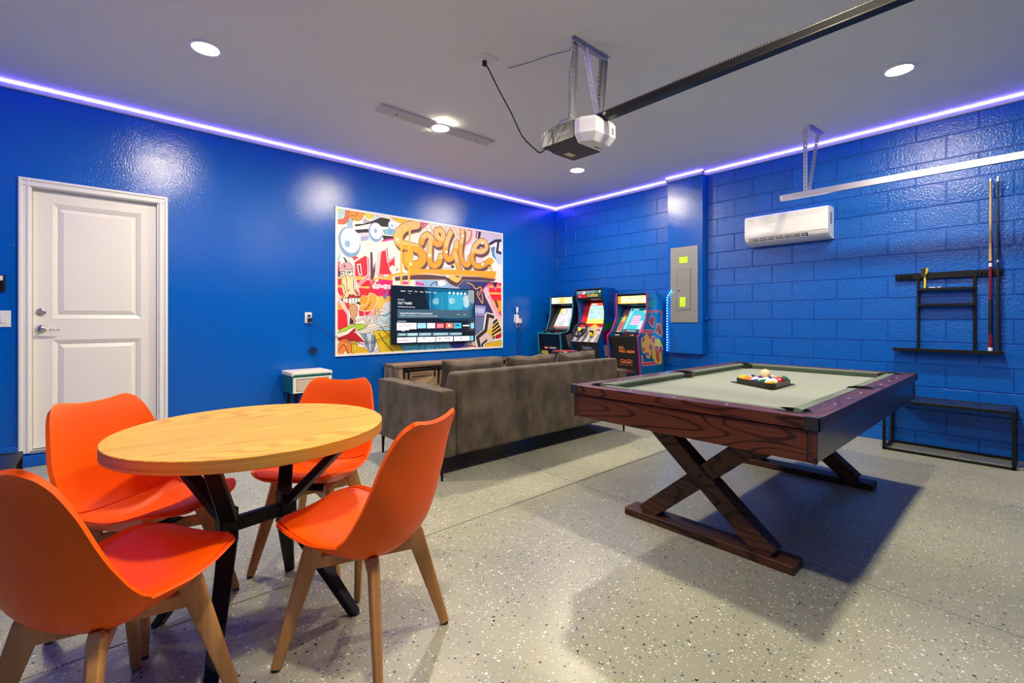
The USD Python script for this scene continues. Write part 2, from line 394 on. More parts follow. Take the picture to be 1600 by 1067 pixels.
# block wall: every block is a part, laid in running bond
wr = thing('wall_right', kind='structure')
obj('mortar', box((0.0045, YF, 0), (0.2, 0.0, H)), 'mortar_paint', wr)
CH, BL = 0.2028, 0.4056
rng = np.random.default_rng(7)
for i in range(-1, 15):
    z0, z1 = max(0.0, 0.133 + CH * (i)), min(H - 0.01, 0.133 + CH * (i + 1))
    if i == -1: z0, z1 = 0.0, 0.133
    off = -4.09 if i % 2 else -4.09 - BL / 2
    k = 14
    for j in range(-12, 16):
        ya, yb = off + BL * j, off + BL * (j + 1)
        ya, yb = max(ya, YF), min(yb, 0.0)
        if yb - ya < 0.03: continue
        g, t = 0.0035, float(rng.uniform(-0.0012, 0.0012))
        obj('block', box((-0.0015 + t, ya + g, z0 + (g if z0 > 0 else 0)), (0.10, yb - g, z1 - g), 0.0035), 'block_paint', wr)
struct('wall_left', box((XL - 0.15, YF, 0), (XL, 0.2, H)), 'wall_paint')
# wall behind the viewer: the sectional garage door between two blue piers
wf = thing('wall_front', kind='structure')
outline = sg.box(XL, 0, 0.2, H).difference(sg.box(-5.5, -1, -0.62, 2.2))
obj('drywall', prism(outline, (0, YF, 0), (1, 0, 0), (0, 0, 1), 0.2), 'wall_paint', wf)
gd = thing('door_2', kind='structure', loc=(-3.06, YF - 0.12, 0))
for i in range(4): obj('panel', box((-5.5, YF - 0.14, 0.55 * i + 0.002), (-0.62, YF - 0.09, 0.55 * (i + 1) - 0.002), 0.008), 'garage_panel', gd)
# stem curb / baseboard
struct('baseboard_back', cat_(box((XL, -0.022, 0), (DX0 - .065, 0.01, 0.17), 0.006), box((DX0 - .065, -0.03, 0), (DX1 + .066, 0.01, 0.088), 0.006),
                              box((DX1 + .066, -0.022, 0), (0, 0.01, 0.17), 0.006)), 'wall_paint')
# door
d1 = thing('door_1', kind='structure', loc=(-5.595, 0, 0.1))
def casing_leg(a, b, up, inward):
    """Stepped moulding from a to b."""
    a, b, n = np.array(a, float), np.array(b, float), np.array(inward, float)
    w = 0.066
    return cat_(beam(a + n * w * .5, b + n * w * .5, 0.016, w, up=n, c=0.003), beam(a + n * .012, b + n * .012, 0.034, 0.024, up=n, c=0.006),
                beam(a + n * .054, b + n * .054, 0.026, 0.016, up=n, c=0.004))
W0, W1, WT = DX0 - .064, DX1 + .066, DZ1 + .058
obj('casing', casing_leg((W0, -.008, .105), (W0, -.008, WT), 0, (1, 0, 0)), 'white_trim', d1)
obj('casing', casing_leg((W1, -.008, .105), (W1, -.008, WT), 0, (-1, 0, 0)), 'white_trim', d1)
obj('casing', casing_leg((W0, -.009, WT), (W1, -.009, WT), 0, (0, 0, -1)), 'white_trim', d1)
obj('jamb', cat_(box((DX0, -.004, DZ0), (DX0 + .012, .19, DZ1)), box((DX1 - .012, -.004, DZ0), (DX1, .19, DZ1)), box((DX0, -.004, DZ1 - .012), (DX1, .19, DZ1)),
                 box((DX0, .085, DZ0), (DX0 + .025, .1, DZ1)), box((DX1 - .025, .085, DZ0), (DX1, .1, DZ1))), 'white_trim', d1)
obj('threshold', cat_(box((DX0, -.02, DZ0 - .01), (DX1, .12, DZ0 + .018), .004)), 'steel', d1)
SY = 0.036       # face of the slab
slab = sg.box(DX0 + .014, DZ0 + .022, DX1 - .014, DZ1 - .014)
P1, P2 = sg.box(-5.875, 1.155, -5.315, 2.085), sg.box(-5.875, .352, -5.315, .985)
obj('door_slab', cat_(prism(slab.difference(P1).difference(P2), (0, SY + .044, 0), (1, 0, 0), (0, 0, 1), .044), box((DX0 + .02, SY + .02, DZ0 + .03), (DX1 - .02, SY + .044, DZ1 - .02))), 'door_white', d1)
for P in (P1, P2):
    x0, z0, x1, z1 = P.bounds; m = 0.034
    fr = []
    A = [(x0, z0), (x1, z0), (x1, z1), (x0, z1)]; B = [(x0 + m, z0 + m), (x1 - m, z0 + m), (x1 - m, z1 - m), (x0 + m, z1 - m)]
    for k in range(4):
        a, b, c, d = A[k], A[(k + 1) % 4], B[(k + 1) % 4], B[k]
        fr.append(hull([(a[0], SY - .002, a[1]), (b[0], SY - .002, b[1]), (c[0], SY + .014, c[1]), (d[0], SY + .014, d[1]), (a[0], SY + .02, a[1]), (b[0], SY + .02, b[1]), (c[0], SY + .02, c[1]), (d[0], SY + .02, d[1])]))
    pa = obj('door_panel', hull([(x0 + m + .002, SY + .016, z0 + m + .002), (x1 - m - .002, SY + .016, z0 + m + .002), (x0 + m + .002, SY + .016, z1 - m - .002), (x1 - m - .002, SY + .016, z1 - m - .002)] +
                                [(x0 + 2 * m, SY + .003, z0 + 2 * m), (x1 - 2 * m, SY + .003, z0 + 2 * m), (x0 + 2 * m, SY + .003, z1 - 2 * m), (x1 - 2 * m, SY + .003, z1 - 2 * m)]), 'door_white', d1)
    obj('moulding', cat_(*fr), 'door_white', pa)
def face_y(m, x, y, z):
    """Turns a mesh whose outward axis is z so that it faces the room from the mural wall."""
    m = rot(m, 90, (1, 0, 0)); m.apply_translation((x, y, z)); return m
def face_x(m, x, y, z):
    """The same for the block wall: outward axis z becomes -x, and the mesh's x runs along -y."""
    T = np.array([[0, 0, -1, x], [-1, 0, 0, y], [0, 1, 0, z], [0, 0, 0, 1.0]]); m = tri(m).copy(); m.apply_transform(T); return m
rose = lathe([(0, .018), (.012, .018), (.027, .012), (.033, .004), (.034, 0), (0, 0)], 24)
lever = tube(spline([(0, 0, .048), (.02, .001, .052), (.06, -.004, .05), (.09, -.008, .046), (.108, -.006, .05)], 5), [.009] * 5 + [.0085] * 5 + [.007] * 5 + [.005] * 6, 8)
hd = obj('door_handle', face_y(cat_(rose, cyl((0, 0, .01), (0, 0, .052), .011, 16)), -5.938, SY, 1.072), 'nickel', d1, 35, label='nickel lever handle')
obj('lever', face_y(lever, -5.938, SY, 1.072), 'nickel', hd, 35)
db = obj('deadbolt', face_y(lathe([(0, .012), (.020, .012), (.029, .006), (.031, 0), (0, 0)], 24), -5.938, SY, 1.208), 'nickel', d1, 35, label='round nickel deadbolt')
obj('lock_cylinder', face_y(cat_(lathe([(0, .016), (.017, .016), (.019, .011), (0, .011)], 20), box((-.002, -.008, .015), (.002, .008, .017))), -5.938, SY, 1.208), 'grey_plastic', db, 35)

# ---------------------------------------------------------------- crown trim, LED strips, enclosure
EX, EY0, EY1, EZ = -0.10, -2.535, -2.068, 0.722      # boxed-in enclosure that holds the electrical panel
TB, TT = 2.921, 2.975
def trim_run(a, b, inward, n_):
    """White crown board under the ceiling from a to b (2-D), standing off the wall along inward, with an LED tape on its face."""
    a, b, w = np.array(a, float), np.array(b, float), np.array(inward, float)
    def pt(p, d, z): q = p + w * d; return (q[0], q[1], z)
    struct('trim_%d' % n_, hull([pt(p, d, z) for p in (a, b) for d, z in ((-.003, TB), (.012, TB), (.016, TB + .008), (.016, TT), (-.003, TT))]), 'crown')
    L = np.linalg.norm(b - a); u = (b - a) / L
    return a, u, L, w
RUNS = [trim_run((XL, 0), (0, 0), (0, -1), 1), trim_run((0, 0.0), (0, EY1 - .0), (-1, 0), 2), trim_run((EX, EY1 + .016), (EX, EY0 - .016), (-1, 0), 3),
        trim_run((0, EY0), (0, YF), (-1, 0), 4)]
struct('trim_5', cat_(box((EX - .016, EY1 - .003, TB), (0, EY1 + .016, TT), .003), box((EX - .016, EY0 + .003, TB), (0, EY0 - .016, TT), .003)), 'crown')
struct('trim_6', box((XL, YF, TB), (XL + .016, 0, TT), .003), 'crown')
RL = trim_run((XL, YF), (XL, 0), (1, 0), 7)
NAMES = [('violet LED light strip glowing along the top of the mural wall', 0), ('short violet LED strip between the room corner and the electrical enclosure', 1),
         ('shortest violet LED strip, running across the top of the electrical enclosure', 2), ('violet LED strip above the air conditioner and the cue rack', 3), ('violet LED strip along the far left wall, outside the picture', 4)]
for (lab, k) in NAMES:
    a, u, L, w = (RUNS + [RL])[k]
    def P3(s, d, z): q = a + u * s + w * d; return np.array((q[0], q[1], z))
    z0, z1, d0, d1_ = TT - .017, TT - .005, .0155, .0185
    t = thing('led_strip', lab, 'light strip', loc=P3(L / 2, .017, TT - .01), group='violet LED strips under the ceiling')
    obj('tape', hull([P3(s, d, z) for s in (.004, L - .004) for d in (d0, d1_) for z in (z0, z1)]), 'strip', t)
    n = int(L / 0.055)
    obj('diode', cat_(*[hull([P3(.02 + i * .055 + e, d, z) for e in (-.0035, .0035) for d in (.018, .0205) for z in (TT - .0145, TT - .0075)]) for i in range(n)]), 'diode', t, kind='stuff')
enc = struct('wall_enclosure', box((EX, EY0, EZ), (0.02, EY1, H - .01), .004), 'wall_paint')

# electrical panel, with its door and two fluorescent stickers
ep = thing('electrical_panel', 'grey metal breaker panel set in the blue boxed enclosure', 'electrical panel', (EX, -2.305, 1.6))
py = lambda y: y + .0865          # measured on the plane x = -0.25, moved onto the enclosure
obj('cover', box((EX - .012, -2.480, 1.112), (EX + .01, -2.116, 2.064), .003), 'panel_grey', ep)
pdr = obj('door', box((EX - .019, -2.385, 1.272), (EX - .008, -2.208, 1.778), .004), 'panel_grey', ep)
obj('frame', cat_(box((EX - .016, -2.394, 1.263), (EX - .008, -2.386, 1.787), .002), box((EX - .016, -2.207, 1.263), (EX - .008, -2.199, 1.787), .002),
                  box((EX - .016, -2.394, 1.779), (EX - .008, -2.199, 1.787), .002), box((EX - .016, -2.394, 1.263), (EX - .008, -2.199, 1.271), .002)), 'panel_grey', ep)
obj('latch', cat_(box((EX - .023, -2.256, 1.497), (EX - .017, -2.220, 1.543), .002)), 'steel', pdr)
obj('latch_slot', box((EX - .0245, -2.243, 1.505), (EX - .0225, -2.231, 1.533), .0005), 'dark_gap', pdr)
obj('warning_label', box((EX - .0135, -2.351, 1.860), (EX - .0115, -2.238, 1.936), .0003), 'neon_label', ep, label='wide fluorescent yellow label')
obj('warning_label', box((EX - .0205, -2.325, 1.309), (EX - .0185, -2.248, 1.430), .0003), 'neon_label', pdr, label='upright fluorescent yellow label')
for y in (-2.466, -2.130):
    for z in (1.13, 1.59, 2.045): obj('screw', cyl((EX - .0145, y, z), (EX - .011, y, z), .006, 8), 'steel', ep)
# cyan strip that hangs down the enclosure's left edge
cs = thing('led_strip', 'cyan LED strip hanging down the left edge of the electrical enclosure', 'light strip', (EX, EY1 - .012, 1.1))
path = [(EX - .003, EY1 + .001, .74), (EX - .003, EY1 + .001, 1.36), (EX - .006, EY1 - .010, 1.45), (EX - .018, EY1 - .055, 1.50), (EX - .019, EY1 - .085, 1.53)]
sp = spline(path, 10)
obj('tape', tube(sp, .0035, 6), 'cyan_tape', cs)
d = np.r_[0, np.cumsum(np.linalg.norm(np.diff(sp, axis=0), axis=1))]
dots = [np.array([np.interp(s, d, sp[:, k]) for k in range(3)]) for s in np.arange(.012, d[-1], .034)]
obj('diode', cat_(*[box(p - (.007, .005, .005), p - (.002, -.005, -.005)) for p in dots]), 'cyan_diode', cs, kind='stuff')
tag(obj('conduit_stub', cyl((.01, EY0 - .035, 1.168), (-.07, EY0 - .035, 1.158), .012, 12, .003), 'wall_paint'), 'short blue painted conduit stub beside the electrical enclosure', 'pipe')

# ---------------------------------------------------------------- ceiling lights
SPOTS = [(-5.05, -1.515, 'recessed ceiling light above the white door'), (-3.19, -1.505, 'recessed ceiling light in the middle of the ceiling plank'),
         (-1.24, -1.52, 'recessed ceiling light nearest the room corner, behind the opener'), (-1.215, -4.556, 'recessed ceiling light at right, in front of the cue rack'),
         (-3.19, -4.556, 'recessed ceiling light over the near end of the pool table'), (-5.05, -4.556, 'recessed ceiling light over the viewer')]
for x, y, lab in SPOTS:
    r_ = H - (.020 if abs(x + 3.19) < .01 and y > -2 else 0)
    t = thing('ceiling_light', lab, 'light', (x, y, r_), group='recessed ceiling lights')
    obj('ring', lathe([(.098, 0), (.096, -.006), (.080, -.010), (.076, -.006), (.076, 0)], 32, (x, y, r_)), 'white_plastic', t, 40)
    obj('lens', lathe([(.076, -.003), (.076, -.0085), (.050, -.0120), (0, -.0135)], 32, (x, y, r_)), 'lamp', t, True)
pk = thing('ceiling_plank', 'pale flat plank screwed to the ceiling around a recessed light', 'board', (-3.195, -1.492, H - .01))
obj('plank', box((-3.806, -1.566, H - .020), (-2.580, -1.420, H + .001), .002), 'plank_paint', pk)
for x, y in ((-3.629, -1.485), (-2.756, -1.493)): obj('screw', cyl((x, y, H - .0215), (x, y, H - .019), .009, 10), 'dark_gap', pk)

# ---------------------------------------------------------------- garage door opener, hangers, rail and cords
def perforated(a, b, w, up, n_holes, th=.003, flange=.022):
    """Punched steel angle from a to b: a slotted face and a solid flange."""
    a, b = np.array(a, float), np.array(b, float); L = np.linalg.norm(b - a); d = (b - a) / L; up = np.array(up, float)
    s = np.cross(d, up); s /= np.linalg.norm(s); up = np.cross(s, d)
    g = sg.box(0, -w / 2, L, w / 2)
    st = L / n_holes
    g = g.difference(shapely.union_all([sa.scale(sg.Point(st * (i + .5), 0).buffer(.0055, quad_segs=2), 1.5, 1) for i in range(n_holes)]))
    return cat_(prism(g, a - s * th / 2, d, up, th), beam(a + up * (w / 2) + s * flange / 2, b + up * (w / 2) + s * flange / 2, flange, th, up=up))
hg = thing('opener_hanger', 'punched steel hanger frame between the ceiling and the garage door opener', 'bracket', (-3.1, -3.23, H))
obj('ceiling_angle', perforated((-3.30, -3.23, H - .02), (-2.925, -3.23, H - .02), .04, (0, 0, 1), 12), 'galvanized', hg)
obj('strap', perforated((-3.275, -3.23, H - .03), (-3.305, -3.23, 2.43), .030, (1, 0, 0), 16), 'galvanized', hg)
obj('strap', perforated((-2.965, -3.23, H - .03), (-3.02, -3.23, 2.445), .030, (1, 0, 0), 16), 'galvanized', hg)
obj('strap', perforated((-2.99, -3.22, H - .03), (-3.035, -3.22, 2.445), .030, (1, 0, 0), 16), 'galvanized', hg)
obj('brace', perforated((-3.185, -3.235, H - .03), (-3.045, -3.235, 2.49), .028, (1, 0, 0), 14), 'galvanized', hg)
op = thing('garage_door_opener', 'grey and white garage door opener hanging from the ceiling on straps', 'garage door opener', (-3.15, -3.2, 2.29))
x0, x1, z0, z1 = -3.302, -2.988, 2.288, 2.425
ya, yb, yc = -2.985, -3.245, -3.385
obj('housing', hull([(x0, ya + .03, z0 + .04), (x0, ya + .03, z1), (x1, ya + .03, z1), (x1, ya + .03, z0 + .04), (x0, yb, z0 + .035), (x0, yb, z1 + .01), (x1, yb, z1 + .01), (x1, yb, z0 + .035),
                     (x0, ya, z0 + .06), (x0, ya, z1 - .01), (x1, ya, z1 - .01), (x1, ya, z0 + .06)]), 'opener_grey', op)
obj('end_plate', box((x0 - .004, ya - .035, z0 + .04), (x0 + .03, ya + .008, z1 + .005), .004), 'cream', op)
obj('underside', hull([(x0 + .002, ya + .0, z0 + .05), (x1 - .002, ya + .0, z0 + .05), (x0 + .002, yb, z0 + .038), (x1 - .002, yb, z0 + .038), (x0 + .05, ya - .03, z0), (x1 - .05, ya - .03, z0), (x0 + .04, yb, z0), (x1 - .04, yb, z0)]), 'opener_dark', op)
lens = []; rr_ = .011; sph = trimesh.creation.icosphere(2, rr_).vertices
for zz, ins in ((z1 + .008, .012), (z1 - .012, 0), (z0 + .052, 0), (z0 + rr_, .032)):
    for x, y in ((x0 + rr_, yb - rr_), (x0 + rr_, yb - .045), (x0 + .062 + ins * .4, yc + rr_ + ins), (x1 - .062 - ins * .4, yc + rr_ + ins), (x1 - rr_, yb - .045), (x1 - rr_, yb - rr_)):
        lens.append(sph + (x + ins * (1 if x < -3.15 else -1) * (abs(y - yc) > .05), y, zz))
obj('light_lens', hull(np.vstack(lens)), 'opener_lens', op, 38, label='white wraparound light lens')
obj('lens_window', box((x1 - .10, yc - .002 + .0, z0 + .065), (x1 - .078, yc + .01, z1 - .03), .002), 'grey_plastic', op)
pr_ = Print().text((205, 210, 215), 'LiftMaster', 0, 0, .022, True)
pr_.mesh('lettering', (x0 - .0008, -3.075, z0 + .075), (0, -1, 0), (0, 0, -1), 'print', op)
pr_ = Print().rect((214, 176, 60), 0, 0, .085, .055).rect((240, 235, 215), .006, .008, .05, .047).rect((60, 60, 60), .012, .014, .04, .018).rect((60, 60, 60), .012, .024, .045, .028).rect((225, 225, 225), .058, .01, .08, .045)
pr_.mesh('warning_label', (-3.19, -3.05, z0 - .0008), (1, 0, 0), (0, -1, 0), 'print', op)
pr_ = Print().rect((30, 32, 36), 0, 0, .05, .012).rect((30, 32, 36), .06, .004, .075, .016)
pr_.mesh('marking', (-3.14, -3.28, z0 - .0008), (1, 0, 0), (0, -1, 0), 'print', op)
rl = thing('opener_rail', 'long black opener rail with its drive belt running towards the garage door', 'rail', (-3.145, -4.7, 2.46))
obj('rail', cat_(box((-3.165, YF + .06, 2.437), (-3.127, -3.20, 2.480), .004), box((-3.172, YF + .06, 2.430), (-3.120, -3.20, 2.438), .002)), 'rail_black', rl)
nb = 190
obj('belt', cat_(box((-3.152, YF + .1, 2.481), (-3.140, -3.2, 2.486)), *[box((-3.154, -3.22 - i * .0155, 2.485), (-3.138, -3.22 - i * .0155 + .008, 2.491)) for i in range(nb)]), 'black_rubber', rl)
obj('bolt', cat_(cyl((-3.175, -3.40, 2.455), (-3.11, -3.40, 2.455), .006, 8), cyl((-3.19, -3.40, 2.455), (-3.175, -3.40, 2.455), .011, 6)), 'galvanized', rl)
tag(obj('hanging_cord', tube(spline([(-3.554, -2.64, H - .03), (-3.55, -2.68, 2.90), (-3.53, -2.76, 2.74), (-3.50, -2.86, 2.55), (-3.46, -2.93, 2.38), (-3.40, -2.99, 2.29), (-3.36, -2.995, 2.275), (-3.32, -3.0, 2.30), (-3.295, -3.0, 2.335)], 8), .0048, 8), 'black_rubber', None, True),
    'black power cord hanging from the ceiling outlet to the opener', 'cord')
co = thing('ceiling_outlet', 'white outlet plate in the ceiling with a black plug', 'outlet', (-3.552, -2.665, H))
obj('plate', box((-3.615, -2.72, H - .006), (-3.489, -2.60, H + .001), .002), 'white_plastic', co)
obj('plug', cyl((-3.554, -2.64, H - .004), (-3.554, -2.642, H - .04), .016, 12, .004), 'black_rubber', co)
tag(obj('sensor_wire', tube(spline([(-3.367, -2.677, H - .004), (-3.30, -2.85, H - .006), (-3.26, -2.985, H - .005), (-3.215, -3.12, H - .012), (-3.285, -3.225, 2.91), (-3.31, -3.215, 2.70), (-3.312, -3.215, 2.47), (-3.33, -3.16, 2.44), (-3.34, -3.10, 2.38), (-3.335, -3.05, 2.33)], 7), .0022, 5), 'cabinet_blue'),
    'thin blue wire stapled along the ceiling down to the opener', 'wire')
tag(obj('antenna_wire', tube(spline([(-3.29, -3.16, 2.44), (-3.33, -3.08, 2.42), (-3.35, -3.02, 2.36), (-3.345, -2.995, 2.29)], 7), .0018, 5), 'cabinet_navy'), 'dark thin wire looped at the far end of the opener', 'wire')
tk = thing('door_track', 'galvanized garage door track hanging in front of the air conditioner', 'track', (-.58, -4.9, 2.34))
g = sg.Polygon([(-.019, -.027), (.019, -.027), (.019, -.021), (-.013, -.021), (-.013, .021), (.019, .021), (.019, .027), (-.019, .027)])
obj('channel', prism(g, (-.58, -3.562, 2.337), (1, 0, 0), (0, 0, 1), abs(YF + .1 + 3.562)), 'galvanized', tk)
obj('end_clip', box((-.602, -3.575, 2.312), (-.595, -3.556, 2.362), .002), 'galvanized', tk)
th_ = thing('track_hanger', 'punched steel bracket that holds the door track from the ceiling', 'bracket', (-.58, -3.78, H))
obj('ceiling_angle', perforated((-.60, -3.81, H - .018), (-.275, -3.83, H - .018), .036, (0, 0, 1), 10), 'galvanized', th_)
obj('strap', perforated((-.588, -3.775, H - .02), (-.588, -3.775, 2.352), .034, (0, 1, 0), 17), 'galvanized', th_)
obj('brace', perforated((-.36, -3.815, H - .03), (-.565, -3.80, 2.37), .028, (0, 1, 0), 16), 'galvanized', th_)

# ================================================================ DINING GROUP
TC, TEX, TN = np.array([-5.121, -3.235]), np.array([.984, .176]), np.array([.176, -.984])
dt = thing('dining_table', 'round oak-veneer dining table on angular crossed black legs', 'table', (*TC, 0))
R, Z0, Z1 = .457, .702, .744
obj('tabletop', lathe([(0, Z1), (R - .002, Z1), (R, Z1 - .002), (R, Z1 - .004)], 96, (*TC, 0)), 'table_top', dt, 35)
obj('tabletop_edge', lathe([(R - .001, Z1 - .0035), (R, Z1 - .005), (R, Z0 + .002), (R - .002, Z0), (0, Z0)], 96, (*TC, 0)), 'table_edge', dt, 35)
def T3(a, b, z): p = TC + a * TEX + b * TN; return np.array((p[0], p[1], z))
for a in (-1, 1):
    node = T3(a * .10, 0, .40)
    for b in (-1, 1):
        foot, top, nd = T3(a * .25, b * .262, 0.0), T3(a * .245, b * .255, Z0 - .004), T3(a * .108, b * .020, .375)
        nu = T3(a * .108, b * .020, .425)
        side = T3(a, -b * .4, 0) - T3(0, 0, 0)
        obj('leg', cat_(beam(foot, nd, .028, .040, up=side, c=.004, w2=.034, h2=.062)), 'black_metal', dt)
        obj('arm', cat_(beam(nu, top, .032, .056, up=side, c=.004, w2=.028, h2=.046)), 'black_metal', dt)
        obj('foot_pad', cyl(foot + (0, 0, 0), foot + (0, 0, .006), .018, 10), 'black_rubber', dt)
    obj('node', beam(T3(a * .108, 0, .335), T3(a * .108, 0, .465), .060, .062, up=(*TEX, 0), c=.006), 'black_metal', dt)
obj('stretcher', beam(T3(-.10, 0, .395), T3(.10, 0, .395), .030, .050, c=.003), 'black_metal', dt)
obj('mounting_plate', box((TC[0] - .27, TC[1] - .02, Z0 - .008), (TC[0] + .27, TC[1] + .02, Z0)), 'black_metal', dt)

def chair_surface():
    prof = np.array([(.262, .450), (.248, .452), (.195, .440), (.11, .402), (.02, .366), (-.07, .360), (-.140, .389), (-.188, .449), (-.212, .53), (-.228, .62), (-.245, .71), (-.261, .778), (-.273, .812), (-.280, .824)])
    wid = np.array([.085, .140, .204, .226, .236, .241, .243, .242, .235, .222, .202, .180, .158, .138])
    rai = np.array([.004, .010, .034, .056, .084, .098, .104, .100, .080, .055, .040, .026, .016, .010])
    u = np.arange(len(prof)); t = np.linspace(0, len(prof) - 1, 56)
    from scipy.interpolate import PchipInterpolator as PI_
    c = np.c_[PI_(u, prof[:, 0])(t), PI_(u, prof[:, 1])(t)]; w = PI_(u, wid)(t); r = PI_(u, rai)(t)
    tg = np.gradient(c, axis=0); tg /= np.linalg.norm(tg, axis=1, keepdims=True)
    nr = np.c_[tg[:, 1], -tg[:, 0]]                      # towards the sitter
    nr[:, 0] = np.maximum(nr[:, 0], 0.0); nr /= np.linalg.norm(nr, axis=1, keepdims=True)   # the rim of the seat rises straight up
    v = np.sin(np.linspace(-1, 1, 29) * PI / 2 * .93) / math.sin(PI / 2 * .93)
    lift = np.interp(t, [0, 9, 11, 13], [0, 0, .007, .015])
    S = np.zeros((len(t), len(v), 3))
    for j, x in enumerate(v):
        a = abs(x) ** 2.3
        S[:, j, 0] = w * x * (1 - .10 * (r / .12) * x * x)
        S[:, j, 1] = c[:, 0] + nr[:, 0] * r * a
        S[:, j, 2] = c[:, 1] + nr[:, 1] * r * a + lift * (x * x - .35 - .7 * abs(x) ** 9)
    return t, v, S

def grid_normals(S):
    n = np.cross(np.gradient(S, axis=0), np.gradient(S, axis=1)); n /= np.linalg.norm(n, axis=2, keepdims=True)
    return n

def sheet(A, B):
    """Closed solid between two grids of the same size."""
    a, b = A.shape[:2]; V = np.vstack([A.reshape(-1, 3), B.reshape(-1, 3)]); F = []; o = a * b
    for i in range(a - 1):
        for j in range(b - 1):
            p = i * b + j
            F += [[p, p + b, p + 1], [p + 1, p + b, p + b + 1], [o + p, o + p + 1, o + p + b], [o + p + 1, o + p + b + 1, o + p + b]]
    rim = [j for j in range(b)] + [i * b + b - 1 for i in range(1, a)] + [(a - 1) * b + j for j in range(b - 2, -1, -1)] + [i * b for i in range(a - 2, 0, -1)]
    for k in range(len(rim)):
        p, q = rim[k], rim[(k + 1) % len(rim)]; F += [[p, q, o + q], [p, o + q, o + p]]
    m = trimesh.Trimesh(V, F, process=False); trimesh.repair.fix_normals(m); return m

def make_chair(label):
    t, v, S = chair_surface(); N = grid_normals(S)
    t = np.asarray(t)
    if N[20, 14, 2] < 0: N = -N
    ch = thing('dining_chair', label, 'chair', group='orange chairs around the dining table')
    sh = S - N * (.0075 + .006 * np.clip((t - 5) / 3, 0, 1) * 1.0)[:, None, None]
    obj('shell', sheet(S, sh), 'orange_plastic', ch, 50)
    i0, i1, j0, j1 = 3, 29, 3, 26
    P, Q = S[i0:i1, j0:j1], N[i0:i1, j0:j1]
    a = np.linspace(-1, 1, P.shape[0])[:, None]; b = np.linspace(-1, 1, P.shape[1])[None, :]
    h = .030 * np.clip(1 - abs(a) ** 3, 0, 1) * np.clip(1 - abs(b) ** 3, 0, 1) + .0015
    obj('seat_pad', sheet(P + Q * h[:, :, None], P + Q * .0005), 'orange_leather', ch, 50)
    rimp = np.vstack([P[0, :] + Q[0, :] * .006, (P[:, -1] + Q[:, -1] * .006)[1:], (P[-1] + Q[-1] * .006)[::-1][1:], (P[:, 0] + Q[:, 0] * .006)[::-1][1:]])
    obj('piping', tube(rimp - (0, 0, .002), .0026, 6), 'orange_leather', ch, True)
    zt, k = .338, 1 / math.sqrt(2)
    for sx, sy in ((-1, 1), (1, 1), (1, -1), (-1, -1)):
        d = np.array((sx * k, sy * k, 0)); foot, top = np.array((sx * .2015, sy * .2015, .004)), np.array((sx * .118, sy * .118, zt + (.056 if sy > 0 else .036)))
        bm = beam(foot, top, .026, .032, up=d, c=.007, w2=.034, h2=.062); pd = np.array((-d[1], d[0], 0)); ax_ = (top - foot) / np.linalg.norm(top - foot)
        oc = top + d * .030 + ax_ * (.022 if sy < 0 else .010)             # the outer edge runs up to the shell
        g = obj('leg', hull(np.vstack([bm.vertices, [oc + pd * .011, oc - pd * .011, oc - d * .012 + pd * .014, oc - d * .012 - pd * .014]])), 'beech', ch, 40)
        obj('foot_pad', cyl(foot - (0, 0, .004), foot + (0, 0, .002), .0125, 10), 'black_rubber', g)
    for s in (1, -1):
        obj('cross_bar', cat_(beam((-.125, -.125 * s, zt - .008), (.125, .125 * s, zt - .008), .024, .042, c=.004)), 'beech', ch, 40)
    obj('mounting_plate', rbox((-.075, -.075, zt + .004), (.075, .075, zt + .018), .007), 'black_metal', ch)
    return ch
def yaw(dx, dy): return math.degrees(math.atan2(-dx, dy))
chair0 = make_chair('orange bucket dining chair at right, back turned to the pool table')
place(chair0, (-4.87, -3.645, 0), yaw(-.47, .88))
copy_of(chair0, 'dining_chair', (-5.425, -2.920, 0), -142.0, 'orange bucket dining chair in front of the white door')
copy_of(chair0, 'dining_chair', (-4.790, -2.895, 0), yaw(-.719, -.695), 'orange bucket dining chair farthest from the viewer, behind the table beside the sofa')
copy_of(chair0, 'dining_chair', (-5.540, -3.526, 0), yaw(.835, .55), 'orange bucket dining chair nearest the viewer, cut off by the left edge of the picture')

# ================================================================ POOL TABLE
PX0, PX1, PY0, PY1, PZ, BED = -3.545, -1.325, -4.668, -3.436, .772, .735
CX_, CY_ = (PX0 + PX1) / 2, (PY0 + PY1) / 2
pt = thing('pool_table', 'dark red-brown wooden pool table with grey-green cloth on crossed legs', 'pool table', (CX_, CY_, 0))
W, NOSE = .098, .148
corners = [(x, y) for x in (PX0 + NOSE - .02, PX1 - NOSE + .02) for y in (PY0 + NOSE - .02, PY1 - NOSE + .02)]
sides = [(CX_, PY0 + .098), (CX_, PY1 - .098)]
holes = shapely.union_all([sg.Point(p).buffer(.066, quad_segs=8) for p in corners] + [sg.Point(p).buffer(.060, quad_segs=8) for p in sides])
RW = .1
rails = [('x', [(PX0, PY0), (PX1, PY0), (PX1 - RW, PY0 + RW), (PX0 + RW, PY0 + RW)]), ('x', [(PX0, PY1), (PX1, PY1), (PX1 - RW, PY1 - RW), (PX0 + RW, PY1 - RW)]),
         ('y', [(PX0, PY0), (PX0, PY1), (PX0 + RW, PY1 - RW), (PX0 + RW, PY0 + RW)]), ('y', [(PX1, PY0), (PX1, PY1), (PX1 - RW, PY1 - RW), (PX1 - RW, PY0 + RW)])]
for ax, q in rails:
    g = sg.Polygon(q).buffer(-.0008).difference(holes)
    obj('rail', prism(g, (0, 0, PZ - .046), (1, 0, 0), (0, 1, 0), .046), 'pool_wood_' + ax, pt)
i_, d_ = .014, .03
